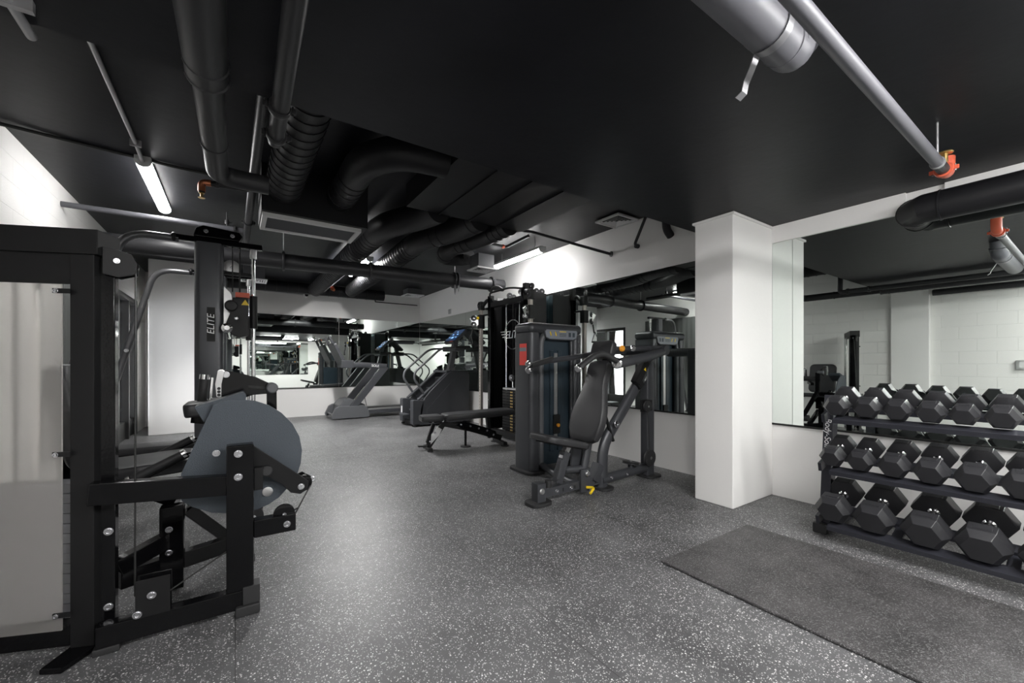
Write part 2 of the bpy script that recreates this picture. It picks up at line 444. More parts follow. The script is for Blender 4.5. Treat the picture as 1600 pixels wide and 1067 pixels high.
# ------------------------------------------------------------------ pipes, ducts, ceiling kit
def clamp_ring(parent, p, axis, r, w=.035, m='pipe', name='coupling', ears=True):
    d, s, u = frame(axis); p = V(p)
    MB().lathe(p - d * (w / 2), d, [(r * .98, 0), (r * 1.22, 0), (r * 1.30, w * .25), (r * 1.30, w * .75), (r * 1.22, w), (r * .98, w)], 24).build(name, m, parent)
    if ears:
        for k in (-1, 1):
            c = p + s * (k * r * 1.45)
            MB().bar(c - u * r * .35, c + u * r * .35, w * .8, r * .35, d).build('coupling_ear', m, parent, bevel=.002)
            MB().cyl(c - u * r * .6, c + u * r * .6, r * .13, seg=10).build('bolt', 'bolt' if m == 'orange' else m, parent)

# left cluster
r = thing('drain_pipe', 'thick black pipe under the lowered ceiling at upper left, ending in an elbow', 'pipe', (-.095, 1.5, 2.35))
MB().cyl((-.10, -.4, 2.35), (-.092, 2.02, 2.35), .072).build('pipe_run', 'pipe', r)
MB().tube([(-.092, 1.9, 2.35), (-.088, 3.06, 2.35), (.178, 3.06, 2.35)], .056, 20, .1).build('pipe_elbow', 'pipe', r)
for y in (1.93, 2.02, 2.62): clamp_ring(r, (-.091, y, 2.35), (0, 1, 0), .047 if y > 2.5 else (.0585 if y > 2 else .0585), .02, ears=False, name='pipe_collar')
r = thing('sprinkler_main', 'thinner black pipe right of the thick drain pipe, with bolted coupling', 'pipe', (.16, 2.4, 2.35))
MB().cyl((.13, -.4, 2.35), (.172, 2.36, 2.35), .036).build('pipe_run', 'pipe', r)
MB().tube([(.172, 2.36, 2.35), (.172, 2.46, 2.35), (.15, 2.46, 2.74), (.135, 2.75, 2.75), (.112, 6.2, 2.75)], .034, 16, .07).build('pipe_riser', 'pipe', r)
for p, a in (((.172, 2.36, 2.35), (0, 1, 0)), ((.13, 4.2, 2.75), (0, 1, 0)), ((.12, 5.3, 2.75), (0, 1, 0)), ((.165, 2.1, 2.35), (0, 1, 0))): clamp_ring(r, p, a, .036)
MB().tube([(.13, 4.3, 2.75), (-.235, 4.36, 2.75), (-.235, 4.36, 2.66)], .024, 14, .05).build('branch_pipe', 'pipe', r)
clamp_ring(r, (-.13, 4.34, 2.75), (1, 0, 0), .026)
MB().tube([(-.17, 4.35, 2.752), (-.236, 4.36, 2.75), (-.236, 4.36, 2.67)], .027, 14, .05).build('copper_elbow', 'copper', r)
MB().lathe((-.236, 4.36, 2.675), (0, 0, -1), [(.014, 0), (.02, .008), (.02, .02), (.011, .025), (.011, .05), (.024, .055), (.024, .06)], 16).build('sprinkler_head', 'brass', r)
r = thing('branch_sprinkler_pipe', 'thin grey pipe running out of the left block wall near the strip light', 'pipe', (-.7, 5.84, 2.79))
MB().cyl((XL, 5.86, 2.79), (.075, 5.82, 2.79), .028).build('pipe_run', 'gpipe', r)
clamp_ring(r, (.0, 5.82, 2.79), (1, 0, 0), .03); clamp_ring(r, (-.08, 5.82, 2.86), (0, 0, 1), .018, .05)
MB().cyl((-.08, 5.82, 2.79), (-.08, 5.82, ZU), .008).build('hanger_rod', 'pipe', r)
r = thing('long_black_pipe', 'long thick black pipe crossing the room wall to wall below the ceiling', 'pipe', (1.2, 6.0, 2.56))
MB().cyl((XL, 6.19, 2.54), (3.78, 5.85, 2.54), .098).build('pipe_run', 'pipe', r)
for x in (.52, 1.6, 2.88, 2.93, 3.55): clamp_ring(r, (x, 6.19 - .34 * (x + 1.43) / 5.21, 2.54), (1, -.065, 0), .0985, .03, ears=x > 3.4, name='pipe_clamp')
for x in (.52, 2.9): MB().cyl((x, 6.19 - .34 * (x + 1.43) / 5.21, 2.62), (x, 6.19 - .34 * (x + 1.43) / 5.21, ZU), .006, seg=8).build('hanger_rod', 'galv', r)
for k, (x, l) in enumerate(((2.85, .24), (2.91, .19))):
    MB().prism([(x, 5.82, 2.53), (x + .03, 5.82, 2.53), (x + .035, 5.82, 2.53 - l * .6), (x + .015, 5.82, 2.53 - l), (x - .005, 5.82, 2.53 - l * .6)], (0, .006, 0)).build('loose_strap', 'pipe', r)
# conduits
r = thing('electrical_conduit', 'bare metal conduit on the upper ceiling leading to the left strip light', 'conduit', (-.65, 3.5, 2.95))
MB().tube([(-.65, YE, 2.955), (-.655, 4.45, 2.955), (-.655, 4.68, 2.93)], .015, 12, .08).build('conduit_tube', 'galv', r)
MB().box(-.69, -.62, 4.35, 4.37, 2.93, ZU).build('conduit_clip', 'galv', r)
r = thing('lowered_ceiling_conduit', 'short bare metal conduit at the top left corner of the picture', 'conduit', (-.64, 1.5, 2.44))
MB().cyl((-.645, -.05, 2.44), (-.638, 2.30, 2.44), .016, seg=14).build('conduit_tube', 'galv', r)
MB().box(-.70, -.58, 2.10, 2.125, 2.42, ZL).build('conduit_clip', 'galv', r)
tag(MB().tube([(XL + .01, 4.55, 2.95), (-1.2, 4.62, 2.965), (-.4, 4.72, 2.965), (.6, 4.72, 2.965)], .014, 10, .1).build('ceiling_cable', 'cable'), 'black cable clipped across the upper ceiling at left', 'cable')
# air handler box with linear grille
r = thing('air_handler_box', 'black air handler box with long white grille under the middle ceiling', 'vent', (.62, 4.5, 2.55))
MB().box(.19, 1.10, 4.2, 4.76, 2.56, ZU - .002).build('housing', 'duct', r)
g = MB()
g.box(.20, 1.05, 4.25, 4.29, 2.525, 2.562).box(.20, 1.05, 4.67, 4.71, 2.525, 2.562).box(.20, .24, 4.29, 4.67, 2.525, 2.562).box(1.01, 1.05, 4.29, 4.67, 2.525, 2.562)
gf = g.build('grille_frame', 'whiteg', r)
g = MB()
for k in range(18): g.bar((.24, 4.30 + .0212 * k, 2.545), (1.01, 4.30 + .0212 * k, 2.545), .016, .003, (0, .6, 1))
g.build('grille_louvres', 'grey', gf)

def spiral_duct(name, label, pts, rad, m='duct', bend=.25, pitch=.11, group='black spiral ducts'):
    r = thing(name, label, 'duct', pts[0], group)
    b = MB().tube(pts, rad, 26, bend)
    P = [V(p) for p in pts]
    for a, c in zip(P, P[1:]):
        L = (c - a).length; n = max(1, int(L / pitch))
        for k in range(1, n):
            q = a.lerp(c, k / n); d = (c - a).normalized()
            if min((q - a).length if a != P[0] else 9, (q - c).length if c != P[-1] else 9) < bend * 1.0: continue
            b.lathe(q - d * .006, d, [(rad * .98, 0), (rad + .006, .002), (rad + .006, .010), (rad * .98, .012)], 26)
    b.build('duct_run', m, r)
    return r
spiral_duct('spiral_duct', 'ribbed round duct ending at the black air handler, nearest the drain pipe', [(.36, 2.27, 2.78), (.36, 4.19, 2.78)], .14)
spiral_duct('spiral_duct', 'faint ribbed round duct in the darkest part of the ceiling', [(1.39, 3.0, 2.82), (1.05, 3.02, 2.81), (.84, 3.3, 2.80), (.84, 4.19, 2.80)], .125)
spiral_duct('spiral_duct', 'round duct with elbow running beyond the white linear grille to the back', [(1.75, 3.95, 2.82), (1.70, 4.2, 2.82), (1.42, 4.75, 2.80), (1.42, 9.6, 2.80)], .145)
spiral_duct('spiral_duct', 'ribbed round duct beside the hidden strip light, bending up in front', [(2.25, 3.95, 2.82), (2.22, 4.4, 2.82), (1.98, 5.0, 2.80), (2.10, 9.3, 2.80)], .14)
spiral_duct('spiral_duct', 'short ribbed duct curling towards the square ceiling outlet', [(2.64, 3.95, 2.82), (2.62, 4.5, 2.82), (2.47, 5.2, 2.82), (2.62, 5.72, 2.82), (2.88, 5.6, 2.82), (2.92, 5.45, 2.82)], .12, bend=.22)
spiral_duct('spiral_duct', 'dark horizontal duct high along the back wall', [(-.3, 9.85, 2.84), (2.95, 9.85, 2.84)], .12, pitch=.2)
r = thing('rectangular_duct', 'wide flat black duct with crosswise seams in the middle of the ceiling', 'duct', (2.1, 3.1, 2.75))
b = MB().box(1.40, 2.80, 2.26, 3.93, 2.76, ZU - .002)
for x in (1.75, 2.1, 2.45): b.box(x - .012, x + .012, 2.26, 3.93, 2.748, 2.762)
b.build('duct_run', 'duct', r)
def diffuser(label, x, y, z, s, neck=0.0, n=4):
    r = thing('ceiling_diffuser', label, 'vent', (x, y, z), 'square white ceiling diffusers')
    h = s / 2
    b = MB(); b.box(x - h, x + h, y - h, y - h + .025, z, z + .02).box(x - h, x + h, y + h - .025, y + h, z, z + .02)
    b.box(x - h, x - h + .025, y - h + .025, y + h - .025, z, z + .02).box(x + h - .025, x + h, y - h + .025, y + h - .025, z, z + .02)
    b.build('frame', 'whiteg', r)
    b = MB()
    for k in range(1, n + 1):
        q = (h - .03) * k / (n + .5)
        for sx, sy in ((1, 0), (-1, 0), (0, 1), (0, -1)):
            c = V((x + sx * q, y + sy * q, z + .008)); t = V((-sy, sx, 0)) * q
            b.bar(c - t, c + t, .02, .003, (sx * .6, sy * .6, 1))
    b.build('louvres', 'whiteg', r)
    MB().box(x - h + .02, x + h - .02, y - h + .02, y + h - .02, z + .02, z + .028).build('backing', 'dark', r)
    if neck: MB().box(x - h * .8, x + h * .8, y - h * .8, y + h * .8, z + .028, z + neck).build('neck_box', 'grey', r)
diffuser('square white ceiling diffuser beside the white pillar, at the lowered ceiling edge', 3.87, 3.42, 2.945, .37)
diffuser('square white diffuser on a grey drop box above the cable machine', 3.05, 5.3, 2.60, .33, .22)
diffuser('small white diffuser near the far corner of the back wall', 3.45, 9.25, 2.80, .42, .15)
diffuser('white diffuser partly hidden behind the chrome guide rods at left', .28, 8.7, 2.70, .40, .26)
r = thing('wall_branch_pipe', 'thin black pipe ending at the right wall above the mirror', 'pipe', (3.3, 4.3, 2.9))
MB().tube([(4.1, 3.72, 2.65), (3.2, 4.27, 2.93), (2.98, 4.4, 2.95)], .018, 12).build('pipe_run', 'pipe', r)
MB().cyl((4.085, 3.715, 2.65), (4.1, 3.71, 2.65), .035).build('flange', 'pipe', r)
r = thing('wall_drop_pipe', 'short slanted black pipe with elbow into the white wall beside the pillar', 'pipe', (4.05, 3.2, 2.7))
MB().tube([(4.02, 3.09, ZU), (4.03, 3.28, 2.66), (4.1, 3.285, 2.65)], .018, 12, .04).build('pipe_run', 'pipe', r)
MB().cyl((4.06, 3.285, 2.65), (4.1, 3.285, 2.65), .028).build('flange', 'pipe', r)
tag(MB().tube([(4.0, 2.83, ZU), (4.02, 2.83, 2.72), (4.1, 2.83, 2.66)], .045, 16, .1).build('wall_pipe_stub', 'pipe'), 'fat black pipe stub entering the white wall just left of the pillar', 'pipe')
r = thing('sprinkler_branch', 'black branch pipe with red coupling above the strip light at right', 'pipe', (3.2, 4.7, 2.9))
MB().tube([(2.95, 4.93, 2.90), (3.25, 4.95, 2.90), (3.25, 4.4, 2.92)], .02, 12, .04).build('pipe_run', 'pipe', r)
clamp_ring(r, (3.2, 4.95, 2.9), (1, 0, 0), .022, m='orange')
r = thing('rear_sprinkler', 'small copper sprinkler fitting at the top of the back wall', 'sprinkler', (1.57, 9.35, 2.85))
MB().tube([(1.70, 9.35, 2.90), (1.70, 9.35, 2.80), (1.74, 9.3, 2.78)], .03, 14, .04).build('elbow', 'copper', r)
clamp_ring(r, (1.70, 9.35, 2.84), (0, 0, 1), .033, m='orange')
MB().cyl((1.70, 9.35, 2.90), (1.70, 9.35, ZU), .02, seg=12).build('pipe_run', 'pipe', r)
r = thing('angle_bracket', 'thin black bracket on the back wall under the corner diffuser', 'bracket', (3.2, 10.3, 2.75))
MB().bar((2.9, 10.38, 2.76), (4.0, 10.38, 2.76), .02, .02).build('rail', 'matte', r); MB().bar((2.9, 10.38, 2.77), (2.9, 10.38, ZU), .02, .02).build('post', 'matte', r)

# right cluster, under the lowered ceiling
r = thing('capped_grey_pipe', 'thick grey pipe at top right with a loose strap around its elbow', 'pipe', (1.3, .66, 2.33))
MB().cyl((.55, .66, 2.335), (1.55, .66, 2.335), .068, seg=32).build('pipe_run', 'gpipe', r)
b = MB().tube([(1.5, .66, 2.335), (1.70, .66, 2.335), (1.71, .66, 2.455)], .067, 30, .09)
for k in range(5):
    a = .25 + k * .22; b.lathe((1.60 + .03 * k, .66, 2.335 + .012 * k), (math.cos(a), 0, math.sin(a)), [(.066, 0), (.071, .003), (.071, .010), (.066, .013)], 28)
b.build('elbow', 'gpipe', r)
b = MB()
ring = [V((1.50, .66 + .072 * math.cos(a), 2.335 + .072 * math.sin(a))) for a in [math.radians(-60 - 12.5 * k) for k in range(26)]]
tail = [V((1.502, .715, 2.235)), V((1.504, .735, 2.20)), V((1.505, .742, 2.17)), V((1.50, .762, 2.155))]
def ribbon(pts, w_, t_):
    vs = []; fs = []
    for k, p in enumerate(pts):
        d = (pts[min(k + 1, len(pts) - 1)] - pts[max(k - 1, 0)]).normalized(); nrm = d.cross(V((1, 0, 0))).normalized() * t_ / 2
        for a, c in ((-1, -1), (1, -1), (1, 1), (-1, 1)): vs.append(p + V((a * w_ / 2, 0, 0)) + nrm * c)
        if k: fs += [(4 * k - 4 + q, 4 * k - 4 + (q + 1) % 4, 4 * k + (q + 1) % 4, 4 * k + q) for q in range(4)]
    m_ = 4 * len(pts)
    return MB().add(vs, fs + [(0, 1, 2, 3), (m_ - 1, m_ - 2, m_ - 3, m_ - 4)])
b = ribbon(tail[::-1] + ring, .034, .003)
b.build('loose_strap', 'strapm', r)
r = thing('thin_grey_pipe', 'thinner grey pipe at top right, ending in a red bolted coupling', 'pipe', (2.4, .52, 2.25))
EX = 3.17
MB().cyl((.55, .517, 2.25), (EX, .517, 2.25), .025, seg=26).build('pipe_run', 'gpipe', r)
MB().cyl((EX - .12, .517, 2.25), (EX + .02, .517, 2.25), .027, seg=26).build('pipe_end', 'pipe', r)
clamp_ring(r, (EX, .517, 2.25), (1, 0, 0), .030, .034, 'orange', 'red_coupling')
MB().tube([(EX, .517, 2.25), (EX + .08, .517, 2.25), (EX + .085, .517, 2.34)], .031, 18, .05).build('red_elbow', 'orange', r)
MB().cyl((EX + .03, .517, 2.29), (EX + .03, .517, 2.345), .012, seg=12).build('valve_stem', 'brass', r)
MB().lathe((EX + .03, .517, 2.345), (0, 0, 1), [(.03, 0), (.034, .005), (.03, .01)], 16).build('valve_wheel', 'brass', r)
MB().cyl((EX - .14, .517, 2.30), (EX - .14, .517, ZL), .005, seg=8).build('hanger_rod', 'galv', r)
b = MB(); b.lathe((EX - .145, .517, 2.25), (1, 0, 0), [(.026, 0), (.031, 0), (.031, .012), (.026, .012)], 22); b.build('hanger_ring', 'galv', r)
r = thing('wall_duct', 'dark round duct with mitred elbow along the right wall above the dumbbells', 'duct', (3.93, 0, 2.3))
b = MB().tube([(4.1, .80, 2.28), (4.02, .80, 2.28), (3.96, .74, 2.28), (3.96, .62, 2.28), (3.96, YF + .01, 2.28)], .098, 24)

for p, d in (((4.02, .80, 2.28), (1, .3, 0)), ((3.985, .765, 2.28), (1, -1, 0)), ((3.96, .66, 2.28), (0, 1, 0)), ((3.96, -.4, 2.28), (0, 1, 0))):
    d = V(d).normalized(); b.lathe(V(p) - d * .006, d, [(.097, 0), (.103, .002), (.103, .010), (.097, .012)], 24)
b.build('duct_run', 'duct', r)
# pipe on the left wall seen in the mirror
tag(MB().tube([(XL + .08, 1.68, 2.38), (XL + .08, YF + .2, 2.38)], .05, 16).build('left_wall_pipe', 'pipe'), 'black pipe along the top of the left wall, seen in the dumbbell mirror', 'pipe')
# small wall things
r = thing('security_camera', 'small white dome camera with black lens high on the back wall', 'camera', (1.35, 10.43, 2.79))
MB().lathe((1.35, YB, 2.79), (0, -1, 0), [(.06, 0), (.06, .05), (.05, .07), (.03, .075)], 22).build('housing', 'wplas', r)
MB().lathe((1.35, YB - .07, 2.79), (.2, -1, -.1), [(.036, 0), (.036, .012), (.02, .025)], 18).build('lens', 'dark', r)
tag(MB().tube([(-.36, YB - .012, 2.83), (1.29, YB - .012, 2.795)], .012, 10).build('camera_conduit', 'galv'), 'thin metal conduit on the back wall leading to the dome camera', 'conduit')
tag(MB().box(4.085, XR, 8.52, 8.66, 2.36, 2.47).build('junction_plate', 'silver', bevel=.004), 'grey blank plate on the right wall above the stair climber', 'plate')
r = thing('outlet_box', 'small grey outlet box on the left wall, reflected above the dumbbells', 'outlet', (XL, .76, 1.2))
MB().box(XL, XL + .04, .70, .82, 1.12, 1.26).build('box', 'silver', r, bevel=.008); MB().box(XL + .04, XL + .046, .735, .785, 1.15, 1.23).build('socket', 'whiteg', r)

# ------------------------------------------------------------------ floor mat
tag(MB().prism([(2.129, 1.54, 0.001), (2.118, -1.4, 0.001), (3.165, -1.4, 0.001), (3.145, 1.53, 0.001)], (0, 0, .014)).build('exercise_mat', 'mat', bevel=.006), 'long dark grey rubber mat lying on the floor before the dumbbell rack', 'mat')

# ------------------------------------------------------------------ dumbbell rack
R = thing('dumbbell_rack', 'three tier black dumbbell rack against the right mirror', 'rack', (3.6, .4, 0))
TILT = math.radians(17)
tx, tz = math.cos(TILT), math.sin(TILT)
Y0, Y1 = 1.175, -.62
for y in (Y0, Y1):
    up = MB().bar((3.56, y, .05), (3.66, y, .97), .06, .09, (1, 0, 0)).build('upright', 'rail', R, bevel=.004)
    MB().bar((3.44, y, .03), (4.0, y, .03), .075, .05).build('foot', 'rail', R, bevel=.004)
    MB().bar((3.43, y, .034), (3.475, y, .034), .083, .066).build('foot_cap', 'rubber', R, bevel=.006)
    for z0, x0 in ((.83, 3.43), (.49, 3.37), (.125, 3.33)):
        MB().bar((x0 + .07, y, z0 - .02), (x0 + .36, y, z0 - .035 + .34 * tz), .02, .06).build('shelf_bracket', 'rail', R)
    if y == Y0: text('Body-Solid', .058, (3.597, Y0 - .03 - .002 + .0, .70), (.1, 0, -1), (1, 0, .1), 'white', 'lettering', R, shear=.25) if False else None
lt = text('Body-Solid', .062, (3.562, Y0, .70), (.1087, 0, 1), (0, 1, 0), 'white', 'lettering', R, shear=.25) if False else None
for z0, x0 in ((.830, 3.42), (.484, 3.36), (.118, 3.32)):
    for k, off in ((0, .03), (1, .25)):
        p = V((x0 + off * tx, 0, z0 + off * tz))
        sh = MB().bar((p.x, Y0 - .085, p.z - .01), (p.x, Y1 + .03, p.z - .01), .085, .006, (-tz, 0, tx))
        e = p + V((-tx, 0, -tz)) * .042
        sh.bar((e.x, Y0 - .085, e.z - .018), (e.x, Y1 + .03, e.z - .012), .005, .030, (-tz, 0, tx))
        e = p + V((tx, 0, tz)) * .042
        sh.bar((e.x, Y0 - .085, e.z - .022), (e.x, Y1 + .03, e.z - .022), .005, .03, (-tz, 0, tx))
        sh.build('shelf_rail', 'rail', R)
    if z0 < .3:
        for y in (.76, .30, -.2):
            a = V((x0, y, z0 - .03)); MB().bar(a, a + V((tx, 0, tz)) * .28, .05, .02).build('cross_plate', 'rail', R)

def hexhead(mb, x0, x1, w, ch):
    R0 = w / 2
    rings = []
    sgn = 1 if x1 > x0 else -1
    for x, rr in ((x0, R0 * .45), (x0 + sgn * .012, R0 * .98), (x0 + sgn * .016, R0), (x1 - sgn * ch, R0), (x1 - sgn * (ch - .003), R0 * .985), (x1, R0 * .70)):
        rings.append([V((x, rr * math.cos(PI / 3 * k), rr * math.sin(PI / 3 * k))) for k in range(6)])
    vs = [v for r_ in rings for v in r_]
    fs = [(i * 6 + k, i * 6 + (k + 1) % 6, (i + 1) * 6 + (k + 1) % 6, (i + 1) * 6 + k) for i in range(len(rings) - 1) for k in range(6)]
    fs += [tuple(range(6))[::-1], tuple(range(30, 36))]
    mb.add(vs, fs)
    # raised blank plate on the top facet
    xm = (x0 + x1) / 2 - sgn * ch * .4; t = R0 * .866
    a, b_ = abs(x1 - x0) * .20, R0 * .34
    mb.box(xm - a, xm + a, -b_, b_, t - .002, t + .0025)
db = thing('dumbbell', 'x', 'dumbbell', (0, 0, 0))
for s in (-1, 1):
    m_ = MB(); hexhead(m_, s * .056, s * .158, .154, .034); m_.build('head', 'hexr', db, bevel=.002)
MB().lathe((-.075, 0, 0), (1, 0, 0), [(.014, 0), (.021, .006), (.021, .02), (.015, .026), (.017, .075), (.015, .124), (.021, .13), (.021, .144), (.014, .15)], 20).build('handle', 'chrome', db)
proto_kids = list(db.children)
rowsp = [
    ('top', 3.46, .912, [(1.08, .147), (.917, .147), (.765, .141), (.618, .139), (.481, .128), (.339, .136)]),
    ('middle', 3.40, .568, [(1.086, .145), (.934, .147), (.770, .157), (.606, .159), (.432, .167), (.262, .162)]),
    ('bottom', 3.36, .224, [(1.070, .20), (.858, .208), (.623, .214), (.400, .214), (.172, .214)]),
]
ordn = ['leftmost', 'second from left', 'third from left', 'fourth from left', 'fifth from left', 'last visible at right']
first = True
for row, fx, fz, items in rowsp:
    for i, (y, wd) in enumerate(items):
        if first: o = db; first = False
        else:
            o = db.copy(); COL.objects.link(o)
            for ch in proto_kids:
                c = ch.copy(); COL.objects.link(c); c.parent = o
        s = wd / .150
        xl = {'top': 1.0, 'middle': 1.02, 'bottom': .90}[row]
        o.scale = (s * xl, s, s)
        half = .106 * s * xl
        o.location = (fx + half * tx, y, fz + half * tz)
        o.rotation_euler = (0, -TILT, 0)
        pos = ordn[i] if i < len(items) - 1 else 'last at right picture edge'
        size = {'top': 'small', 'middle': 'medium', 'bottom': 'large'}[row]
        o['label'] = f'{size} black hex dumbbell on the {row} rack tier, {pos}'
        o['category'] = 'dumbbell'; o['group'] = f'hex dumbbells on the {row} tier'

# lettering on the rack upright (reads downwards on the face towards the room)
ud = V((.1, 0, .92)).normalized()
text('Body-Solid', .055, V((3.56, Y0, .05)) + ud * .635 + V((-.0465, 0, .005)), -ud, (0, -1, 0) if False else V((0, -1, 0)), 'white', 'lettering', R, shear=.2)

# ------------------------------------------------------------------ shoulder press
S = thing('shoulder_press_machine', 'charcoal shoulder press machine with padded seat beside white pillar', 'gym machine', (2.9, 3.0, 0))
tw = []
def rrect(x0, x1, y0, y1, rad, n=6):
    o = []
    for cx, cy_, a0 in ((x1 - rad, y1 - rad, 0), (x0 + rad, y1 - rad, 90), (x0 + rad, y0 + rad, 180), (x1 - rad, y0 + rad, 270)):
        for k in range(n + 1):
            a = math.radians(a0 + 90 * k / n); o.append((cx + rad * math.cos(a), cy_ + rad * math.sin(a)))
    return o
for x0, x1 in ((2.655, 2.80), (3.30, 3.43)):
    MB().prism([(x, y, .03) for x, y in rrect(x0, x1, 3.56, 3.88, .05)], (0, 0, 1.52)).build('tower_column', 'char', S)
MB().prism([(x, y, 1.545) for x, y in rrect(2.65, 3.435, 3.555, 3.885, .055)], (0, 0, .118)).build('tower_cap', 'char', S, bevel=.05, seg=5)
MB().box(2.80, 3.30, 3.64, 3.86, .05, 1.55).build('weight_shroud', 'navy', S, bevel=.01)
MB().tube([(2.83, 3.60, .08), (2.83, 3.60, 1.46), (2.88, 3.60, 1.54)], .034, 14, .06, asp=1).build('shroud_trim', 'grey', S)
MB().tube([(3.285, 3.60, .08), (3.285, 3.60, 1.52)], .022, 12).build('shroud_trim', 'char', S)
MB().box(3.045, 3.095, 3.625, 3.645, .35, 1.33).build('shroud_slot', 'silver', S)
MB().box(2.985, 3.04, 3.618, 3.645, .2, 1.36).build('shroud_rib', 'navy', S, bevel=.008); MB().box(3.10, 3.155, 3.618, 3.645, .2, 1.36).build('shroud_rib', 'navy', S, bevel=.008)
MB().box(3.02, 3.12, 3.600, 3.64, .40, .62).build('weight_selector', 'dark', S, bevel=.008)
MB().lathe((3.075, 3.60, .50), (0, -1, 0), [(.012, 0), (.022, .004), (.022, .02), (.014, .028)], 16).build('selector_knob', 'amber', S)
pl = MB().prism([(2.86, 3.552, 1.60), (3.33, 3.552, 1.60), (3.35, 3.552, 1.575), (3.33, 3.552, 1.50), (3.27, 3.552, 1.475), (2.92, 3.552, 1.475), (2.86, 3.552, 1.50), (2.84, 3.552, 1.575)], (0, .02, 0)).build('placard', 'char', S, bevel=.006)
MB().prism([(2.875, 3.549, 1.59), (3.32, 3.549, 1.59), (3.335, 3.549, 1.57), (3.318, 3.549, 1.505), (3.265, 3.549, 1.487), (2.925, 3.549, 1.487), (2.872, 3.549, 1.505), (2.855, 3.549, 1.57)], (0, .004, 0)).build('placard_face', 'label', pl)
for x in (2.925, 3.0): MB().prism([(x - .008, 3.547, 1.565), (x + .004, 3.547, 1.57), (x + .02, 3.547, 1.525), (x + .006, 3.547, 1.52)], (0, .002, 0)).build('placard_mark', 'yellow', pl)
MB().box(3.06, 3.16, 3.547, 3.549, 1.568, 1.576).build('placard_mark', 'yellow', pl)
for z in (1.548, 1.538, 1.528, 1.518): MB().box(3.06, 3.16, 3.547, 3.549, z, z + .003).build('placard_mark', 'dark', pl)
for x in (3.20, 3.26): MB().box(x, x + .035, 3.547, 3.549, 1.515, 1.565).build('placard_mark', 'navy', pl)
MB().box(2.652, 2.656, 3.63, 3.76, 1.19, 1.43).build('red_sticker', 'red', S); MB().box(2.650, 2.656, 3.632, 3.758, 1.345, 1.385).build('sticker_band', 'label', S)
MB().prism([(x, y, 0) for x, y in rrect(2.60, 2.86, 3.50, 3.94, .08)], (0, 0, .03)).build('tower_foot', 'rubber', S, bevel=.006)
MB().prism([(x, y, 0) for x, y in rrect(3.26, 3.48, 3.50, 3.94, .08)], (0, 0, .03)).build('tower_foot', 'rubber', S, bevel=.006)
YS = 2.77
# base rail
MB().bar((2.17, YS, .09), (2.92, YS, .10), .06, .075).build('base_rail', 'char', S, bevel=.004)
MB().tube([(2.9, YS, .09), (3.64, YS + .04, .10)], .048, 16, asp=1.0).build('base_rail', 'char', S)
MB().box(2.11, 2.20, YS - .045, YS + .045, .02, .185).build('front_post', 'char', S, bevel=.006)
MB().prism([(x, y, 0) for x, y in rrect(2.04, 2.26, YS - .09, YS + .09, .06)], (0, 0, .03)).build('front_foot', 'rubber', S, bevel=.006)
MB().lathe((2.155, YS - .045, .12), (0, -1, 0), [(.026, 0), (.026, .006), (.02, .012), (.012, .012)], 18).build('end_cap_bolt', 'silver', S)
MB().cyl((2.26, YS, .13), (2.26, YS, .19), .03).build('rubber_stop', 'rubber', S)
bolts(S, [(x, YS - .03, .09) for x in (2.33, 2.50, 2.62)] + [(x, YS - .035, .10) for x in (3.02, 3.24)], (0, -1, 0), .013, .014)
for x in (2.40, 2.54, 2.80): MB().box(x, x + .01, YS - .032, YS - .029, .075, .105).build('rail_slot', 'dark', S)
# tower connection
MB().tube([(2.6, YS, .09), (2.72, 3.2, .07), (2.85, 3.62, .07)], .038, 14).build('link_rail', 'char', S)
MB().tube([(2.92, 2.82, .08), (3.2, 3.3, .07), (3.35, 3.62, .07)], .038, 14).build('link_rail', 'char', S)
# inclined beam
MB().tube([(2.93, YS, .02), (2.93, YS, .42), (3.62, YS + .04, 1.13)], .040, 18, .16, asp=1.55, up=(1, 0, 0)).build('inclined_beam', 'char', S)
MB().prism([(x, y, 0) for x, y in rrect(2.85, 3.02, YS - .1, YS + .1, .06)], (0, 0, .025)).build('beam_foot', 'rubber', S, bevel=.005)
MB().bar((2.80, YS, .10), (2.88, YS, .25), .07, .10, (0, 1, 0)).build('gusset', 'char', S, bevel=.005)
MB().tube([(3.66, YS + .04, .02), (3.66, YS + .04, 1.37)], .060, 24, asp=.85, square=True).build('rear_post', 'char', S)
MB().prism([(x, y, 0) for x, y in rrect(3.57, 3.79, YS - .07, YS + .15, .06)], (0, 0, .025)).build('rear_foot', 'rubber', S, bevel=.005)
MB().bar((3.55, YS + .02, 1.03), (3.63, YS + .04, 1.10), .06, .02).build('top_plate', 'silver', S)
# seat
sd = V((2.64, 0, .47)) - V((2.14, 0, .59)); sd.normalize()
su = V((-sd.z, 0, sd.x)) if sd.x > 0 else V((sd.z, 0, -sd.x))
if su.z < 0: su = -su
ol = [(x, y) for x, y in rrect(0, .50, -.17, .17, .08, 8)]
MB().pad(V((2.14, YS, .55)), sd, (0, 1, 0), su, ol, .06).build('seat', 'pad', S)
MB().bar(V((2.2, YS, .53)), V((2.62, YS, .43)), .2, .012).build('seat_plate', 'matte', S)
MB().bar((2.47, YS - .02, .47), (2.40, YS - .02, .36), .05, .05, (1, 0, 0)).build('seat_post', 'silver', S, bevel=.003)
MB().bar((2.44, YS - .02, .42), (2.34, YS - .02, .16), .075, .07, (1, 0, 0)).build('seat_sleeve', 'char', S, bevel=.006)
MB().bar((2.37, YS - .07, .36), (2.31, YS - .07, .20), .02, .05, (1, 0, 0), h2=.035).build('seat_lever', 'dgrey', S, bevel=.008)
MB().tube([(2.44, YS, .25), (2.66, YS, .23)], .034, 14).build('seat_link', 'char', S)
MB().tube([(2.76, YS, .52), (2.66, YS - .01, .15)], .032, 14, asp=1.3).build('back_support', 'char', S)
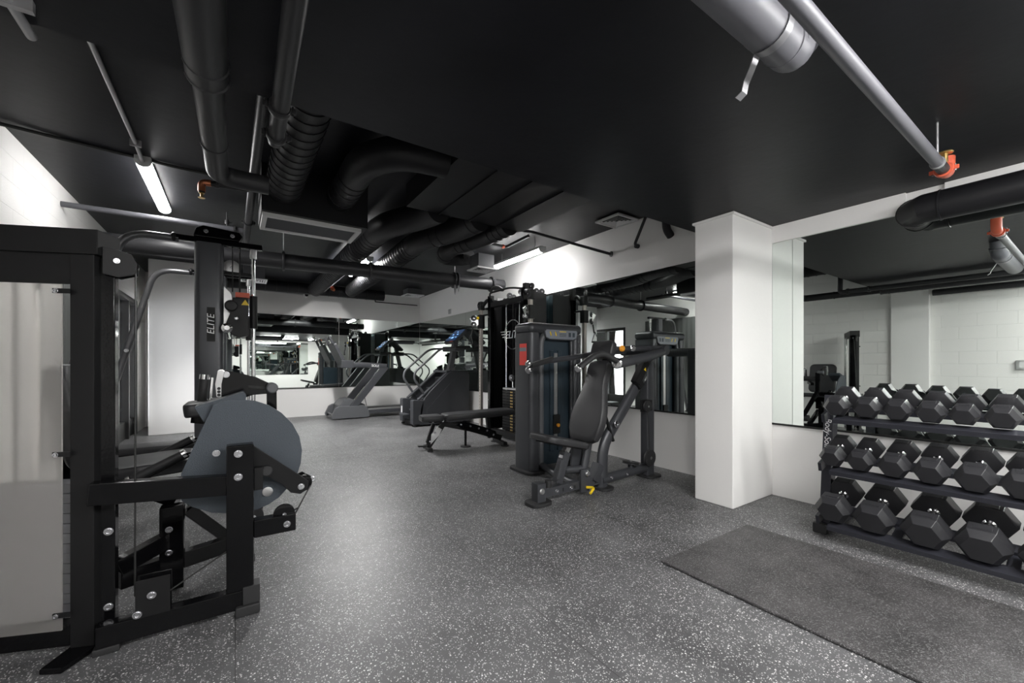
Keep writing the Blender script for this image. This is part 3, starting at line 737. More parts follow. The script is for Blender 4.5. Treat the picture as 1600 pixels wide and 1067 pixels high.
MB().bar((2.66, YS + .05, .45), (2.62, YS + .05, .2), .02, .13, (1, 0, 0)).build('support_plate', 'char', S, bevel=.004)
MB().box(2.60, 2.71, YS - .055, YS - .03, .03, .24).build('adjust_plate', 'char', S, bevel=.006)
MB().lathe((2.675, YS - .055, .20), (0, -1, 0), [(.028, 0), (.028, .01), (.02, .018), (.01, .018)], 18).build('adjust_bolt', 'chrome', S)
MB().tube([(2.66, YS - .06, .075), (2.70, YS - .12, .08), (2.62, YS - .15, .05)], .012, 12, .03).build('release_lever', 'yellow', S)
# backrest
bd = (V((2.95, 0, 1.22)) - V((2.70, 0, .47))).normalized()      # up along the pad
bn = V((-bd.z, 0, bd.x))
ol = []
Lb = .79
prof = [(0, .10), (.03, .16), (.10, .195), (.20, .205), (.30, .195), (.42, .16), (.54, .128), (.64, .122), (.72, .128), (.77, .115), (.79, .08)]
ol = [(h, -wd) for h, wd in prof] + [(h, wd) for h, wd in reversed(prof)]
MB().pad(V((2.70, YS, .47)) - bn * .01, bd, (0, 1, 0), bn, ol, .085).build('backrest', 'pad', S)
MB().bar(V((2.74, YS, .5)) - bn * .0, V((2.97, YS, 1.2)), .05, .05, (1, 0, 0)).build('backrest_frame', 'char', S)
ol = [(x, y) for x, y in rrect(0, .17, -.135, .135, .045, 6)]
hd = V((.30, 0, .95)).normalized(); hn = V((-hd.z, 0, hd.x))
MB().pad(V((2.945, YS, 1.25)) - hn * .01, hd, (0, 1, 0), hn, ol, .075).build('headrest', 'pad', S)
MB().bar((2.965, YS, 1.18), (2.985, YS, 1.32), .06, .03, (1, 0, 0)).build('headrest_bracket', 'matte', S)
# gas strut behind the backrest
MB().tube([(2.90, YS - .02, .82), (3.06, YS - .02, .45)], .016, 12).build('gas_strut', 'matte', S); MB().tube([(2.86, YS - .02, .92), (2.90, YS - .02, .82)], .008, 10).build('strut_rod', 'chrome', S)
bolts(S, [(3.06, YS - .06, .62)], (0, -1, 0), .026, .02)
# press arms
MB().cyl((3.66, YS - .20, 1.345), (3.66, YS + .38, 1.345), .050).build('pivot_tube', 'char', S)
MB().tube([(3.66, YS - .15, 1.335), (3.34, YS - .22, 1.275), (2.80, YS - .30, 1.205)], .046, 18, .1).build('near_arm', 'char', S)
MB().lathe((2.80, YS - .30, 1.21), (-.95, -.25, -.1), [(.04, -.01), (.05, 0), (.05, .012), (.04, .02), (.02, .016)], 20).build('arm_cap', 'chrome', S)
MB().tube([(2.82, YS - .30, 1.22), (2.62, YS - .30, 1.295), (2.50, YS - .31, 1.27), (2.30, YS - .33, 1.165)], .026, 16, .09).build('handle_grip', 'rubber', S)
MB().lathe((2.31, YS - .33, 1.17), (-.9, -.08, -.45), [(.026, 0), (.032, .004), (.032, .02), (.024, .026)], 18).build('grip_cap', 'chrome', S)
MB().tube([(3.66, YS + .30, 1.345), (3.30, YS + .36, 1.325), (2.9, YS + .38, 1.27), (2.50, YS + .38, 1.225), (2.36, YS + .36, 1.19)], .028, 16, .1).build('far_arm', 'char', S)
MB().tube([(2.62, YS + .38, 1.255), (2.32, YS + .33, 1.185)], .026, 14).build('handle_grip', 'rubber', S)
for p in ((2.305, YS + .34, 1.205), (2.285, YS + .31, 1.15)):
    MB().lathe(p, (-.8, -.3, -.3), [(.026, 0), (.033, .004), (.033, .022), (.022, .03)], 18).build('grip_cap', 'chrome', S)
MB().tube([(3.64, YS - .02, 1.37), (2.98, YS + .10, 1.345)], .03, 14).build('counterweight_bar', 'char', S)
for (x, m_) in ((3.10, 'chrome'), (3.23, 'amber'), (3.37, 'chrome')):
    MB().lathe((x, YS + .05 - (x - 3.08) * .17, 1.35 + (x - 3.0) * .04), (-.3, -1, 0), [(.026, 0), (.032, .006), (.032, .018), (.02, .026)], 18).build('bar_cap', m_, S)
# shock housing with warning triangle and pulleys
sh = MB().bar((3.56, YS - .01, 1.23), (3.40, YS - .01, 1.0), .075, .085, (1, 0, 0)).build('cam_housing', 'matte', S, bevel=.01)
MB().prism([(3.49, YS - .0505, 1.145), (3.525, YS - .0505, 1.125), (3.515, YS - .0505, 1.165)], (0, .003, 0)).build('warning_triangle', 'yellow', S)
MB().bar((3.44, YS - .01, 1.03), (3.49, YS - .01, .96), .05, .09, (1, 0, 0)).build('cam_hook', 'matte', S, bevel=.01)
def pulley(parent, p, axis, r, wd=.022, m='rubber', name='pulley'):
    d = V(axis).normalized(); p = V(p)
    q = MB().lathe(p - d * wd / 2, d, [(r * .15, 0), (r * .8, 0), (r, wd * .1), (r, wd * .25), (r * .9, wd * .5), (r, wd * .75), (r, wd * .9), (r * .8, wd), (r * .15, wd)], 28).build(name, m, parent)
    MB().lathe(p - d * (wd / 2 + .006), d, [(r * .2, 0), (r * .2, wd + .012)], 12).build('pulley_axle', 'bolt', parent)
    return q
pulley(S, (3.57, YS - .03, .76), (0, 1, 0), .06); MB().box(3.50, 3.68, YS - .012, YS + .012, .70, .83).build('pulley_bracket', 'matte', S, bevel=.01)
pulley(S, (3.58, YS - .05, .225), (0, 1, 0), .085, .03)
pulley(S, (3.38, YS + .03, .185), (.15, 0, 1), .085, .026); MB().cyl((3.38, YS + .03, .10), (3.38, YS + .03, .175), .03).build('pulley_post', 'char', S)
MB().tube([(3.57, YS - .03, .70), (3.58, YS - .05, .31)], .004, 6).build('drive_cable', 'cable', S)

# ------------------------------------------------------------------ functional trainer (cable machine)
F = thing('cable_machine', 'tall black dual pulley cable machine standing against the right mirror', 'gym machine', (3.7, 5.46, 0))
TY0, TY1 = 4.98, 5.95
for y in (TY0, TY1):
    MB().box(3.56, 3.64, y - .04, y + .04, .04, 2.36).build('upright', 'gloss', F, bevel=.006)
MB().box(3.64, 4.02, TY0 - .005, TY0 + .005, .1, 2.30).build('side_shroud', 'matte', F); MB().box(3.64, 4.02, TY1 - .005, TY1 + .005, .1, 2.30).build('side_shroud', 'matte', F)
MB().box(4.005, 4.015, TY0, TY1, .1, 2.30).build('rear_shroud', 'navy', F)
MB().box(3.80, 3.81, TY0 + .03, TY1 - .03, .1, 2.20).build('inner_panel', 'gloss', F)
b = MB()
for y in (5.12, 5.36, 5.47, 5.60, 5.80): b.box(3.785, 3.80, y - .012, y + .012, .12, 2.18)
b.build('panel_ribs', 'gloss', F)
MB().box(3.57, 3.66, TY0, TY1, 2.16, 2.24).build('crossbeam', 'matte', F, bevel=.005)
MB().box(3.57, 3.66, TY0, TY1, .04, .12).build('base_beam', 'matte', F, bevel=.005)
MB().box(3.56, 4.05, TY0 - .04, TY0 + .04, .0, .05).build('floor_rail', 'matte', F, bevel=.005); MB().box(3.56, 4.05, TY1 - .04, TY1 + .04, .0, .05).build('floor_rail', 'matte', F, bevel=.005)
for y in (5.27, 5.65): MB().cyl((3.72, y, .1), (3.72, y, 2.18), .0125, seg=14).build('guide_rod', 'chrome', F)
for k in range(14):
    MB().box(3.67, 3.775, 5.22, 5.70, .12 + k * .047, .12 + k * .047 + .043).build('weight_plate', 'gloss', F, bevel=.003)
MB().box(3.68, 3.765, 5.22, 5.70, .785, .815).build('top_plate', 'silver', F, bevel=.003)
MB().cyl((3.72, 5.46, .8), (3.72, 5.46, .92), .012).build('selector_stem', 'chrome', F)
pulley(F, (3.70, 5.46, .98), (1, .3, 0), .055, .02, 'puly')
MB().cyl((3.72, 5.46, 1.03), (3.72, 5.46, 2.2), .004, seg=8).build('lift_cable', 'cable', F)
b = MB()
for k in range(14):
    for yy in (5.40, 5.44): b.box(3.667, 3.671, yy, yy + .022, .128 + k * .047, .152 + k * .047)
b.build('weight_numbers', 'brass', F)
# logo: ring with the word and speed lines
b = MB(); ringp = [(3.783, 5.56 + .24 * math.cos(a), 1.69 + .24 * math.sin(a)) for a in [2 * PI * k / 48 for k in range(49)]]
b.tube(ringp, .006, 6); lg = b.build('logo_ring', 'silver', F)
text('ELITE', .18, (3.778, 5.56, 1.685), (0, -1, 0), (0, 0, 1), 'white', 'logo_lettering', F, shear=.25)
for k in range(3): MB().box(3.776, 3.78, 5.78 - .03 * k, 5.92 - .03 * k, 1.74 - .045 * k, 1.758 - .045 * k).build('logo_bar', 'white', F)
for y, o in ((6.20, 1), (4.76, -1)):
    MB().box(3.525, 3.575, y - .03, y + .03, .04, 2.22).build('drilled_column', 'holed', F, bevel=.004)
    b = MB()
    for k in range(34): b.lathe((3.5245, y, .30 + k * .05), (1, 0, 0), [(.008, 0), (.008, .002)], 10)
    b.build('column_holes', 'dark', F)
    MB().box(3.52, 3.60, y - .05, y + .05, 2.14, 2.29).build('column_head', 'matte', F, bevel=.008)
    pulley(F, (3.515, y, 2.22), (1, 0, 0), .055, .02, 'puly')
    pulley(F, (3.55, y + o * .03, 2.33) if o < 0 else (3.55, y - .02, 2.22), (1, .2, 0), .05, .02, 'puly')
    ye = TY1 if o > 0 else TY0
    MB().tube([(3.6, ye, 2.28), (3.58, ye + o * .09, 2.30), (3.56, y - o * .05, 2.21)], .03, 14, .06).build('swan_arm', 'matte', F)
    MB().box(3.53, 3.63, y - .05, y + .05, 0, .05).build('column_foot', 'matte', F, bevel=.005)
    MB().bar((3.58, y, .06), (3.6, ye, .06), .05, .05).build('column_tie', 'matte', F); MB().bar((3.575, y, 2.05), (3.6, ye, 2.05), .025, .025).build('column_tie', 'matte', F)
    MB().box(3.505, 3.60, y - .05, y + .05, 1.82 if o > 0 else 1.86, 2.06).build('carriage', 'matte', F, bevel=.006)
    MB().lathe((3.505, y, 2.0), (-1, 0, 0), [(.012, 0), (.026, .006), (.026, .03), (.016, .038)], 16).build('pull_pin', 'yellow', F)
    pulley(F, (3.43, y + o * .045, 2.0), (.4, 1, 0), .05, .02, 'puly'); pulley(F, (3.43, y + o * .045, 1.89), (.4, 1, 0), .05, .02, 'puly')
    MB().bar((3.505, y + o * .02, 1.98), (3.40, y + o * .06, 1.92), .012, .17).build('pulley_bracket', 'silver', F, bevel=.005)
    MB().tube([(3.42, y + o * .06, 1.84), (3.40, y + o * .07, 1.70)], .012, 8).build('carabiner_strap', 'cable', F)
    hx = 3.39; hy = y + o * .08
    MB().tube([(hx, hy, 1.72), (hx, hy + .075, 1.56), (hx, hy - .075, 1.56), (hx, hy, 1.72)], .007, 8).build('handle_strap', 'cable', F)
    MB().cyl((hx, hy - .065, 1.56), (hx, hy + .065, 1.56), .016, seg=14).build('handle_grip', 'rubber', F)
MB().tube([(3.58, TY1, 2.34), (3.46, 5.75, 2.37), (3.46, 5.15, 2.37), (3.58, TY0, 2.34)], .017, 14, .1).build('pull_up_bar', 'matte', F)
MB().tube([(3.46, 5.72, 2.37), (3.42, 5.62, 2.43), (3.42, 5.45, 2.43), (3.46, 5.36, 2.37)], .018, 14, .06).build('pull_up_grip', 'rubber', F)
MB().box(3.58, 3.66, TY0 - .06, TY0 + .02, 2.24, 2.42).build('top_bracket', 'matte', F, bevel=.005)
for p in ((3.62, 5.80, 2.22), (3.62, 5.55, 2.22), (3.62, 5.45, 2.22), (3.70, 5.2, 2.33), (3.78, 5.05, 2.33), (3.86, 5.02, 2.33), (3.95, 5.0, 2.33), (3.75, 5.6, 2.33), (3.9, 5.7, 2.33)):
    pulley(F, p, (1, .15, 0) if p[0] < 3.65 else (.2, 1, 0), .05, .02, 'puly')
b = MB()
for y in (5.1, 5.75): b.box(3.60, 4.0, y - .012, y + .012, 2.26, 2.30)
b.build('pulley_rails', 'silver', F)
bolts(F, [(3.56, TY1, z) for z in (.6, 1.1, 1.6, 2.0)], (-1, 0, 0), .010, .01)

# ------------------------------------------------------------------ weight bench
B = thing('adjustable_bench', 'black adjustable weight bench in front of the cable machine', 'bench', (2.8, 5.3, 0))
bx = V((1, -.17, 0)).normalized(); by = V((.17, 1, 0)).normalized(); o0 = V((2.13, 5.42, 0))
def bp(a, b_, z): return o0 + bx * a + by * b_ + V((0, 0, z))
MB().pad(bp(0, 0, .405), bx, by, (0, 0, 1), [(0, -.10), (.02, -.125), (.06, -.135), (.27, -.15), (.29, -.14), (.30, -.12), (.30, .12), (.29, .14), (.27, .15), (.06, .135), (.02, .125), (0, .10)], .08).build('seat_pad', 'pad', B)
MB().pad(bp(.32, 0, .405), (bx + V((0, 0, .035))), by, (-.035, 0, 1), [(0, -.12), (.015, -.14), (.04, -.15), (1.02, -.15), (1.06, -.14), (1.08, -.11), (1.08, .11), (1.06, .14), (1.02, .15), (.04, .15), (.015, .14), (0, .12)], .09).build('back_pad', 'pad', B)
MB().bar(bp(.12, 0, .40), bp(.36, 0, .40), .06, .05).build('seat_frame', 'matte', B, bevel=.004); MB().bar(bp(.30, 0, .41), bp(1.2, 0, .43), .06, .04).build('back_frame', 'matte', B, bevel=.004)
MB().bar(bp(.34, 0, .38), bp(.12, 0, .06), .06, .08).build('front_leg', 'matte', B, bevel=.005)
MB().bar(bp(.19, 0, .36), bp(.10, 0, .10), .045, .05).build('seat_adjuster', 'gloss', B, bevel=.005)
MB().prism([bp(.14, -.035, .08), bp(.26, -.035, .20), bp(.30, -.035, .28), bp(.24, -.035, .32), bp(.15, -.035, .22)], by * .006).build('adjust_plate', 'silver', B)
MB().bar(bp(.11, -.16, .03), bp(.11, .16, .03), .06, .04).build('front_foot', 'matte', B, bevel=.006)
MB().bar(bp(-.03, 0, .06), bp(.12, 0, .05), .05, .018).build('foot_lip', 'matte', B, bevel=.004)
MB().bar(bp(.30, 0, .36), bp(.70, 0, .26), .06, .07).build('main_beam', 'matte', B, bevel=.004)
MB().bar(bp(.66, 0, .28), bp(1.22, 0, .09), .06, .08).build('main_beam', 'matte', B, bevel=.004)
MB().prism([bp(.50, -.04, .33), bp(.62, -.04, .38), bp(.95, -.04, .27), bp(1.12, -.04, .20), bp(1.15, -.04, .11), bp(1.0, -.04, .13), bp(.62, -.04, .26)], by * .01).build('ladder_plate', 'gloss', B)
bolts(B, [bp(a, -.045, z) for a, z in ((.58, .33), (.72, .30), (.85, .26), (.98, .22), (1.08, .15))], -by, .012, .01)
MB().bar(bp(1.0, 0, .42), bp(1.04, 0, .10), .05, .05).build('rear_strut', 'matte', B)
MB().bar(bp(1.2, -.22, .035), bp(1.2, .22, .035), .06, .05).build('rear_foot', 'matte', B, bevel=.006)
for s in (-1, 1): MB().cyl(bp(1.2, .2 * s, 0), bp(1.2, .2 * s, .012), .06).build('foot_pad', 'rubber', B)
MB().cyl(bp(.66, 0, 0), bp(.66, 0, .014), .075).build('foot_pad', 'rubber', B); MB().cyl(bp(.66, 0, .014), bp(.66, 0, .25), .018).build('stub_leg', 'matte', B)
for a in (.05, .17): MB().cyl(bp(.11, -.14 if a < .1 else .14, 0), bp(.11, -.14 if a < .1 else .14, .012), .04).build('foot_pad', 'rubber', B)
bolts(B, [bp(.31, -.05, .40), bp(.17, -.03, .395), bp(.48, -.03, .405)], -by, .013, .012)
bolts(B, [bp(.13, -.04, .12), bp(.20, -.045, .24)], -by, .011, .012)

# ------------------------------------------------------------------ stair climber
C = thing('stair_climber', 'dark grey stair climber with handrails and lit screen by the right wall', 'gym machine', (3.4, 7.85, 0))
ya, yb = 7.46, 8.20
def side_poly(y, sc=0): 
    c = [(2.93, .03), (2.93, .30), (2.96, .42), (3.03, .55), (3.14, .68), (3.52, 1.02), (3.58, 1.045), (3.93, 1.045), (3.98, 1.03), (3.995, .98), (3.995, .03)]
    return [(x, y, z) for x, z in c]
for y in (ya, yb - .09):
    MB().prism(side_poly(y), (0, .09, 0)).build('side_panel', 'dgrey', C, bevel=.012, seg=3)
ins = [(3.07, .18), (3.07, .32), (3.60, .86), (3.70, .93), (3.80, .945), (3.90, .90), (3.935, .80), (3.935, .12), (3.2, .12)]
MB().prism([(x, ya - .004, z) for x, z in ins], (0, .01, 0)).build('side_inset', 'dgrey', C, bevel=.002)
for y in (ya, yb - .16):
    MB().prism([(2.79, y, .05), (2.79, y, .50), (2.81, y, .515), (3.02, y, .50), (2.95, y, .05)], (0, .16, 0)).build('front_box', 'dgrey', C, bevel=.01)
    MB().bar((2.92, y + .08, .515), (3.60, y + .08, 1.09), .1, .03, (0, 0, 1)).build('stringer_cap', 'dgrey', C, bevel=.008)
for k in range(4):
    x, z = 2.92 + k * .2, .30 + k * .21
    st_ = MB().box(x, x + .24, ya + .09, yb - .09, z - .03, z).build('step', 'dgrey', C, bevel=.006)
    MB().box(x + .2, x + .215, ya + .09, yb - .09, z, z + .19).build('riser', 'rubber', st_)
MB().box(3.62, 3.99, ya + .09, yb - .09, .1, 1.03).build('motor_housing', 'dgrey', C, bevel=.01)
MB().box(3.50, 3.97, ya + .03, yb - .03, 1.03, 1.075).build('top_tray', 'dgrey', C, bevel=.012)
MB().box(2.83, 3.98, ya + .02, yb - .02, .03, .10).build('base_frame', 'matte', C)
for x, y in ((2.86, ya + .06), (3.9, ya + .06), (2.83, yb - .08), (3.9, yb - .08)): MB().cyl((x, y, 0), (x, y, .035), .035).build('foot_pad', 'rubber', C)
MB().box(2.70, 2.82, ya + .25, yb - .2, .20, .23).build('entry_step', 'dgrey', C, bevel=.006)
MB().box(2.786, 2.79, ya + .60, ya + .66, .23, .36).build('white_label', 'wplas', C)
for y, s in ((ya + .07, 1), (yb - .07, -1)):
    MB().tube([(3.08, y, .56), (2.84, y, .92), (2.86, y, 1.06), (3.40, y, 1.52), (4.0, y, 1.55)], .022, 14, .12).build('handrail', 'grey', C)
    MB().lathe((3.10, y, .53), (-.55, 0, .83), [(.034, 0), (.034, .04), (.026, .05), (.026, .09)], 16).build('rail_socket', 'dgrey', C)
    MB().tube([(3.72, y, 1.55), (4.04, y, 1.555)], .032, 14).build('rail_grip', 'rubber', C)
MB().bar((3.72, 7.83, 1.05), (3.87, 7.83, 1.72), .12, .10, (1, 0, 0)).build('console_stem', 'grey', C, bevel=.01)
MB().box(3.70, 3.92, ya + .06, yb - .06, 1.47, 1.55).build('crossbar', 'dgrey', C, bevel=.02)
cd_ = V((.72, 0, .69)).normalized(); cn_ = V((-cd_.z, 0, cd_.x))
con = MB().prism([V((3.70, 7.58, 1.66)) + cd_ * a + V((0, b_, 0)) for a, b_ in rrect(0, .42, 0, .52, .05)], -cn_ * .06).build('console', 'dgrey', C, bevel=.012)
MB().prism([V((3.70, 7.58, 1.66)) + cn_ * .002 + cd_ * a + V((0, b_, 0)) for a, b_ in rrect(.05, .39, .03, .49, .03)], cn_ * .004).build('screen', 'screen', con)
for a, b_, s in ((.14, .26, .055), (.24, .16, .03), (.24, .36, .03), (.32, .26, .025), (.15, .12, .025), (.15, .40, .025)):
    MB().prism([V((3.70, 7.58, 1.66)) + cn_ * .006 + cd_ * (a + dx) + V((0, b_ + dy, 0)) for dx, dy in ((-s * .5, -s), (-s * .5, s), (s * .5, s), (s * .5, -s))], cn_ * .002).build('screen_icon', 'icon', con)
MB().prism([V((3.70, 7.58, 1.66)) + cn_ * .006 + cd_ * a + V((0, b_, 0)) for a, b_ in ((.0, .06), (.0, .2), (.03, .2), (.03, .06))], cn_ * .004).build('red_key', 'orange', con)

# ------------------------------------------------------------------ treadmill
T = thing('treadmill', 'grey treadmill facing left before the back mirror', 'gym machine', (2.7, 9.75, 0))
ty0, ty1 = 9.36, 10.2
for y, s in ((ty0, 1), (ty1 - .1, -1)):
    MB().prism([(x, y, z) for x, z in ((1.72, .02), (1.70, .08), (1.78, .25), (1.86, .29), (2.38, .29), (2.46, .22), (2.50, .05), (2.46, .02))], (0, .10, 0)).build('base_cover', 'grey', T, bevel=.015)
    MB().bar((2.12, y + .05, .22), (2.86, y + .05, 1.16), .085, .14, (1, 0, 0), h2=.16).build('upright', 'dgrey', T, bevel=.012)
    MB().tube([(2.88, y + .05, 1.155), (2.4, y + .05, 1.19), (2.0, y + .05, 1.19)], .045, 14, .1, asp=1.25, square=True).build('arm', 'dgrey', T)
    MB().box(1.90, 2.16, y, y + .12, 1.12, 1.29).build('arm_end', 'dgrey', T, bevel=.02)
MB().tube([(1.75, ty0 + .1, .10), (1.75, ty1 - .1, .10)], .02, 10).build('front_bar', 'grey', T)
MB().prism([(x, ty0 + .1, z) for x, z in ((1.86, .08), (1.88, .30), (1.98, .42), (2.12, .44), (2.42, .30), (2.46, .08))], (0, ty1 - ty0 - .2, 0)).build('motor_cover', 'grey', T, bevel=.02)
dk = MB().box(2.42, 3.75, ty0 + .06, ty1 - .06, .09, .17).build('deck', 'dgrey', T, bevel=.008)
MB().box(2.45, 3.74, ty0 + .15, ty1 - .15, .17, .178).build('running_belt', 'rubber', dk)
for y in (ty0 + .06, ty1 - .14): MB().box(2.45, 3.75, y, y + .08, .17, .20).build('side_rail', 'silver', dk, bevel=.006)
MB().cyl((3.68, ty0 + .15, .0), (3.68, ty0 + .15, .09), .04).build('rear_foot', 'rubber', T); MB().cyl((3.68, ty1 - .15, .0), (3.68, ty1 - .15, .09), .04).build('rear_foot', 'rubber', T)
for y in (ty0 + .2, ty1 - .2): MB().cyl((2.0, y, 0), (2.0, y, .06), .04).build('front_foot', 'rubber', T)
MB().box(1.95, 2.12, ty0 + .1, ty1 - .1, 1.13, 1.26).build('crossbar', 'dgrey', T, bevel=.02)
dd_ = V((-.42, 0, .90)).normalized(); dn = V((dd_.z, 0, -dd_.x))
con = MB().prism([V((2.02, ty0 + .06, 1.22)) + dd_ * a + V((0, b_, 0)) for a, b_ in rrect(0, .52, 0, .72, .06)], -dn * .07).build('console', 'dgrey', T, bevel=.012)
MB().prism([V((2.02, ty0 + .06, 1.22)) + dn * .002 + dd_ * a + V((0, b_, 0)) for a, b_ in rrect(.10, .44, .1, .62, .03)], dn * .004).build('screen', 'grey', con)
for y in (ty0 + .14, ty1 - .2):
    MB().prism([V((1.80, y, 1.62)) + dd_ * a + V((0, b_, 0)) for a, b_ in ((0, 0), (.22, 0), (.22, .07), (0, .07))], -dn * .05).build('console_wing', 'dgrey', T, bevel=.008)
text('SOLE', .075, (2.62, ty0 - .001, 1.165), (1, 0, -.08), (.08, 0, 1), 'white', 'lettering', T)
text('F85', .06, (2.70, ty0 - .001, 1.09), (1, 0, 0), (0, 0, 1), 'white', 'lettering', T) if False else None
tag(MB().tube([(2.55, 10.30, .66), (2.62, 10.28, .4), (2.70, 10.27, .03), (2.9, 10.25, .01)], .006, 8, .05).build('power_cord', 'cable'), 'black power cord hanging on the back wall behind the treadmill', 'cord')

# ------------------------------------------------------------------ Smith machine (black column at left)
K = thing('smith_machine', 'black smith machine with thick column, chrome guide rods and bent side tubes', 'gym machine', (-.3, 5.3, 0))
for yk, nm in ((4.55, 'near'), (6.15, 'far')):
    MB().prism([(x, y, .02) for x, y in rrect(-.295, -.085, yk - .1, yk + .1, .045)], (0, 0, 2.25)).build('column', 'char', K)
    MB().prism([(x, y, 0) for x, y in rrect(-.34, -.04, yk - .15, yk + .15, .05)], (0, 0, .02)).build('column_foot', 'matte', K)
    yb_ = yk - .06
    MB().bar((-.45, yb_, 2.285), (.21, yb_, 2.285), .06, .05).build('top_beam', 'gloss', K, bevel=.006)
    MB().cyl((.14, yb_, .05), (.14, yb_, 2.26), .017, seg=16).build('guide_rod', 'chrome', K)
    MB().cyl((.14, yb_, 2.18), (.14, yb_, 2.26), .028, seg=16).build('rod_collar', 'silver', K)
    zc = 1.53 if yk < 5 else 1.50
    MB().cyl((.14, yb_, zc), (.14, yb_, zc + .30), .032, seg=18).build('slider_sleeve', 'matte', K)
    MB().box(-.02, .21, yb_ - .05, yb_ + .05, 0, .05).build('rod_foot', 'matte', K, bevel=.006)
    MB().bar((-.2, yb_, .04), (.14, yb_, .04), .06, .05).build('base_link', 'matte', K)
    MB().tube([(-.40, yb_, 2.275), (-.75, yb_, 2.275), (-1.33, yb_, .03)], .031, 16, .22).build('side_tube', 'tubeg', K)
    clamp_ring(K, (-.43, yb_, 2.285), (1, 0, 0), .031, .025, 'matte', 'tube_collar', ears=False)
    bolts(K, [(-.985, yb_ - .03, 1.35), (-1.09, yb_ - .03, .95)], (0, -1, 0), .016, .016)
    MB().cyl((-1.33, yb_, 0), (-1.33, yb_, .03), .05).build('tube_foot', 'rubber', K)
MB().bar((-1.32, 4.49, .06), (-1.32, 6.09, .06), .05, .05).build('floor_beam', 'matte', K); MB().bar((-.19, 4.65, .06), (-.19, 6.05, .06), .05, .05).build('floor_beam', 'matte', K)
# pulleys and cables on top
MB().prism([(x, 4.44, z) for x, z in ((-.30, 2.31), (-.28, 2.38), (-.23, 2.41), (.03, 2.39), (.06, 2.35), (.03, 2.31))], (0, .05, 0)).build('pulley_housing', 'gloss', K, bevel=.006)
bolts(K, [(-.21, 4.44, 2.36), (-.02, 4.44, 2.35)], (0, -1, 0), .014, .012)
pulley(K, (-.03, 4.72, 2.12), (0, 1, 0), .07, .02, 'silver'); MB().bar((-.09, 4.70, 2.06), (.16, 4.70, 2.06), .03, .03).build('pulley_arm', 'matte', K)
MB().cyl((-.02, 4.52, 1.86), (-.02, 4.52, 2.28), .005, seg=8).build('lift_cable', 'cable', K); MB().cyl((.035, 4.52, 1.86), (.035, 4.52, 2.28), .007, seg=8).build('lift_cable', 'cable', K)
# hook carriage with orange block and warning triangle
cg = MB().prism([(x, 4.42, z) for x, z in ((-.07, 1.56), (-.03, 1.47), (.03, 1.44), (.10, 1.46), (.10, 1.80), (-.02, 1.80), (-.03, 1.68))], (0, .06, 0)).build('hook_carriage', 'matte', K, bevel=.008)
MB().prism([(x, 4.50, z) for x, z in ((-.10, 1.92), (-.03, 1.84), (-.01, 1.62), (-.09, 1.50), (-.12, 1.62))], (0, .012, 0)).build('safety_catch', 'silver', K)
MB().box(-.0, .11, 4.43, 4.50, 1.805, 1.85).build('orange_block', 'orange', K, bevel=.005)
MB().prism([(.045, 4.416, 1.735), (.105, 4.416, 1.735), (.075, 4.416, 1.785)], (0, .003, 0)).build('warning_triangle', 'yellow', K)
MB().lathe((-.03, 4.42, 1.72), (0, -1, 0), [(.04, 0), (.05, .01), (.05, .03), (.04, .05), (.02, .055)], 22).build('knob', 'rubber', K)
MB().lathe((.01, 4.42, 1.61), (0, -1, 0), [(.012, 0), (.018, .004), (.018, .02), (.01, .026)], 14).build('carriage_bolt', 'bolt', K)
MB().lathe((-.06, 4.43, 1.52), (0, -1, 0), [(.03, 0), (.042, .01), (.042, .05), (.02, .07)], 18).build('bar_end', 'chrome', K)
MB().cyl((-.06, 4.45, 1.52), (-.06, 6.1, 1.52), .014, seg=14).build('barbell_bar', 'chrome', K)
lp = MB().box(-.205, -.145, 4.442, 4.45, 1.40, 1.70).build('logo_plate', 'dark', K)
text('ELITE', .075, (-.175, 4.440, 1.55), (0, 0, 1), (-1, 0, 0), 'white', 'logo_lettering', K, shear=.2)

FB = thing('flat_bench', 'low black flat bench partly hidden behind the leg machine at left', 'bench', (-.65, 5.0, 0))
MB().pad((-1.0, 4.99, .40), (1, 0, 0), (0, 1, 0), (0, 0, 1), rrect(0, .80, -.14, .14, .03), .06).build('pad', 'pad', FB)
MB().bar((-.98, 4.99, .37), (-.22, 4.99, .37), .1, .05).build('frame', 'matte', FB)
for x in (-.86, -.34):
    MB().bar((x, 4.99, .36), (x, 4.99, .03), .06, .05).build('leg', 'matte', FB); MB().bar((x, 4.85, .02), (x, 5.13, .02), .06, .04).build('foot', 'matte', FB)

# ------------------------------------------------------------------ leg machine in the left foreground
A = thing('leg_machine', 'glossy black leg machine with frosted tower and large slate disc, left foreground', 'gym machine', (-.4, 2.5, 0))
e = V((.925, -.38, 0)); nn = V((.38, .925, 0)); p0 = V((-.49, 2.40, 0))
def tp(a, b_, z): return p0 + e * a + nn * b_ + V((0, 0, z))
H = 1.765
MB().prism([tp(a, b_, .02) for a, b_ in ((-.085, 0), (0, 0), (0, .06), (-.085, .06))], (0, 0, 1.64)).build('tower_post', 'matte', A, bevel=.004)
MB().prism([tp(a, b_, .02) for a, b_ in ((-.72, 0), (-.64, 0), (-.64, .06), (-.72, .06))], (0, 0, 1.64)).build('tower_post', 'matte', A, bevel=.004)
MB().prism([tp(a, b_, 1.66) for a, b_ in ((-.74, -.006), (.016, -.006), (.016, .125), (-.74, .125))], (0, 0, .105)).build('tower_header', 'matte', A, bevel=.004)
MB().prism([tp(a, b_, 1.535) for a, b_ in ((-.64, .008), (-.085, .008), (-.085, .02), (-.64, .02))], (0, 0, .125)).build('header_panel', 'matte', A)
MB().prism([tp(a, b_, .03) for a, b_ in ((-.64, 0), (-.085, 0), (-.085, .06), (-.64, .06))], (0, 0, .09)).build('tower_base', 'gloss', A, bevel=.004)
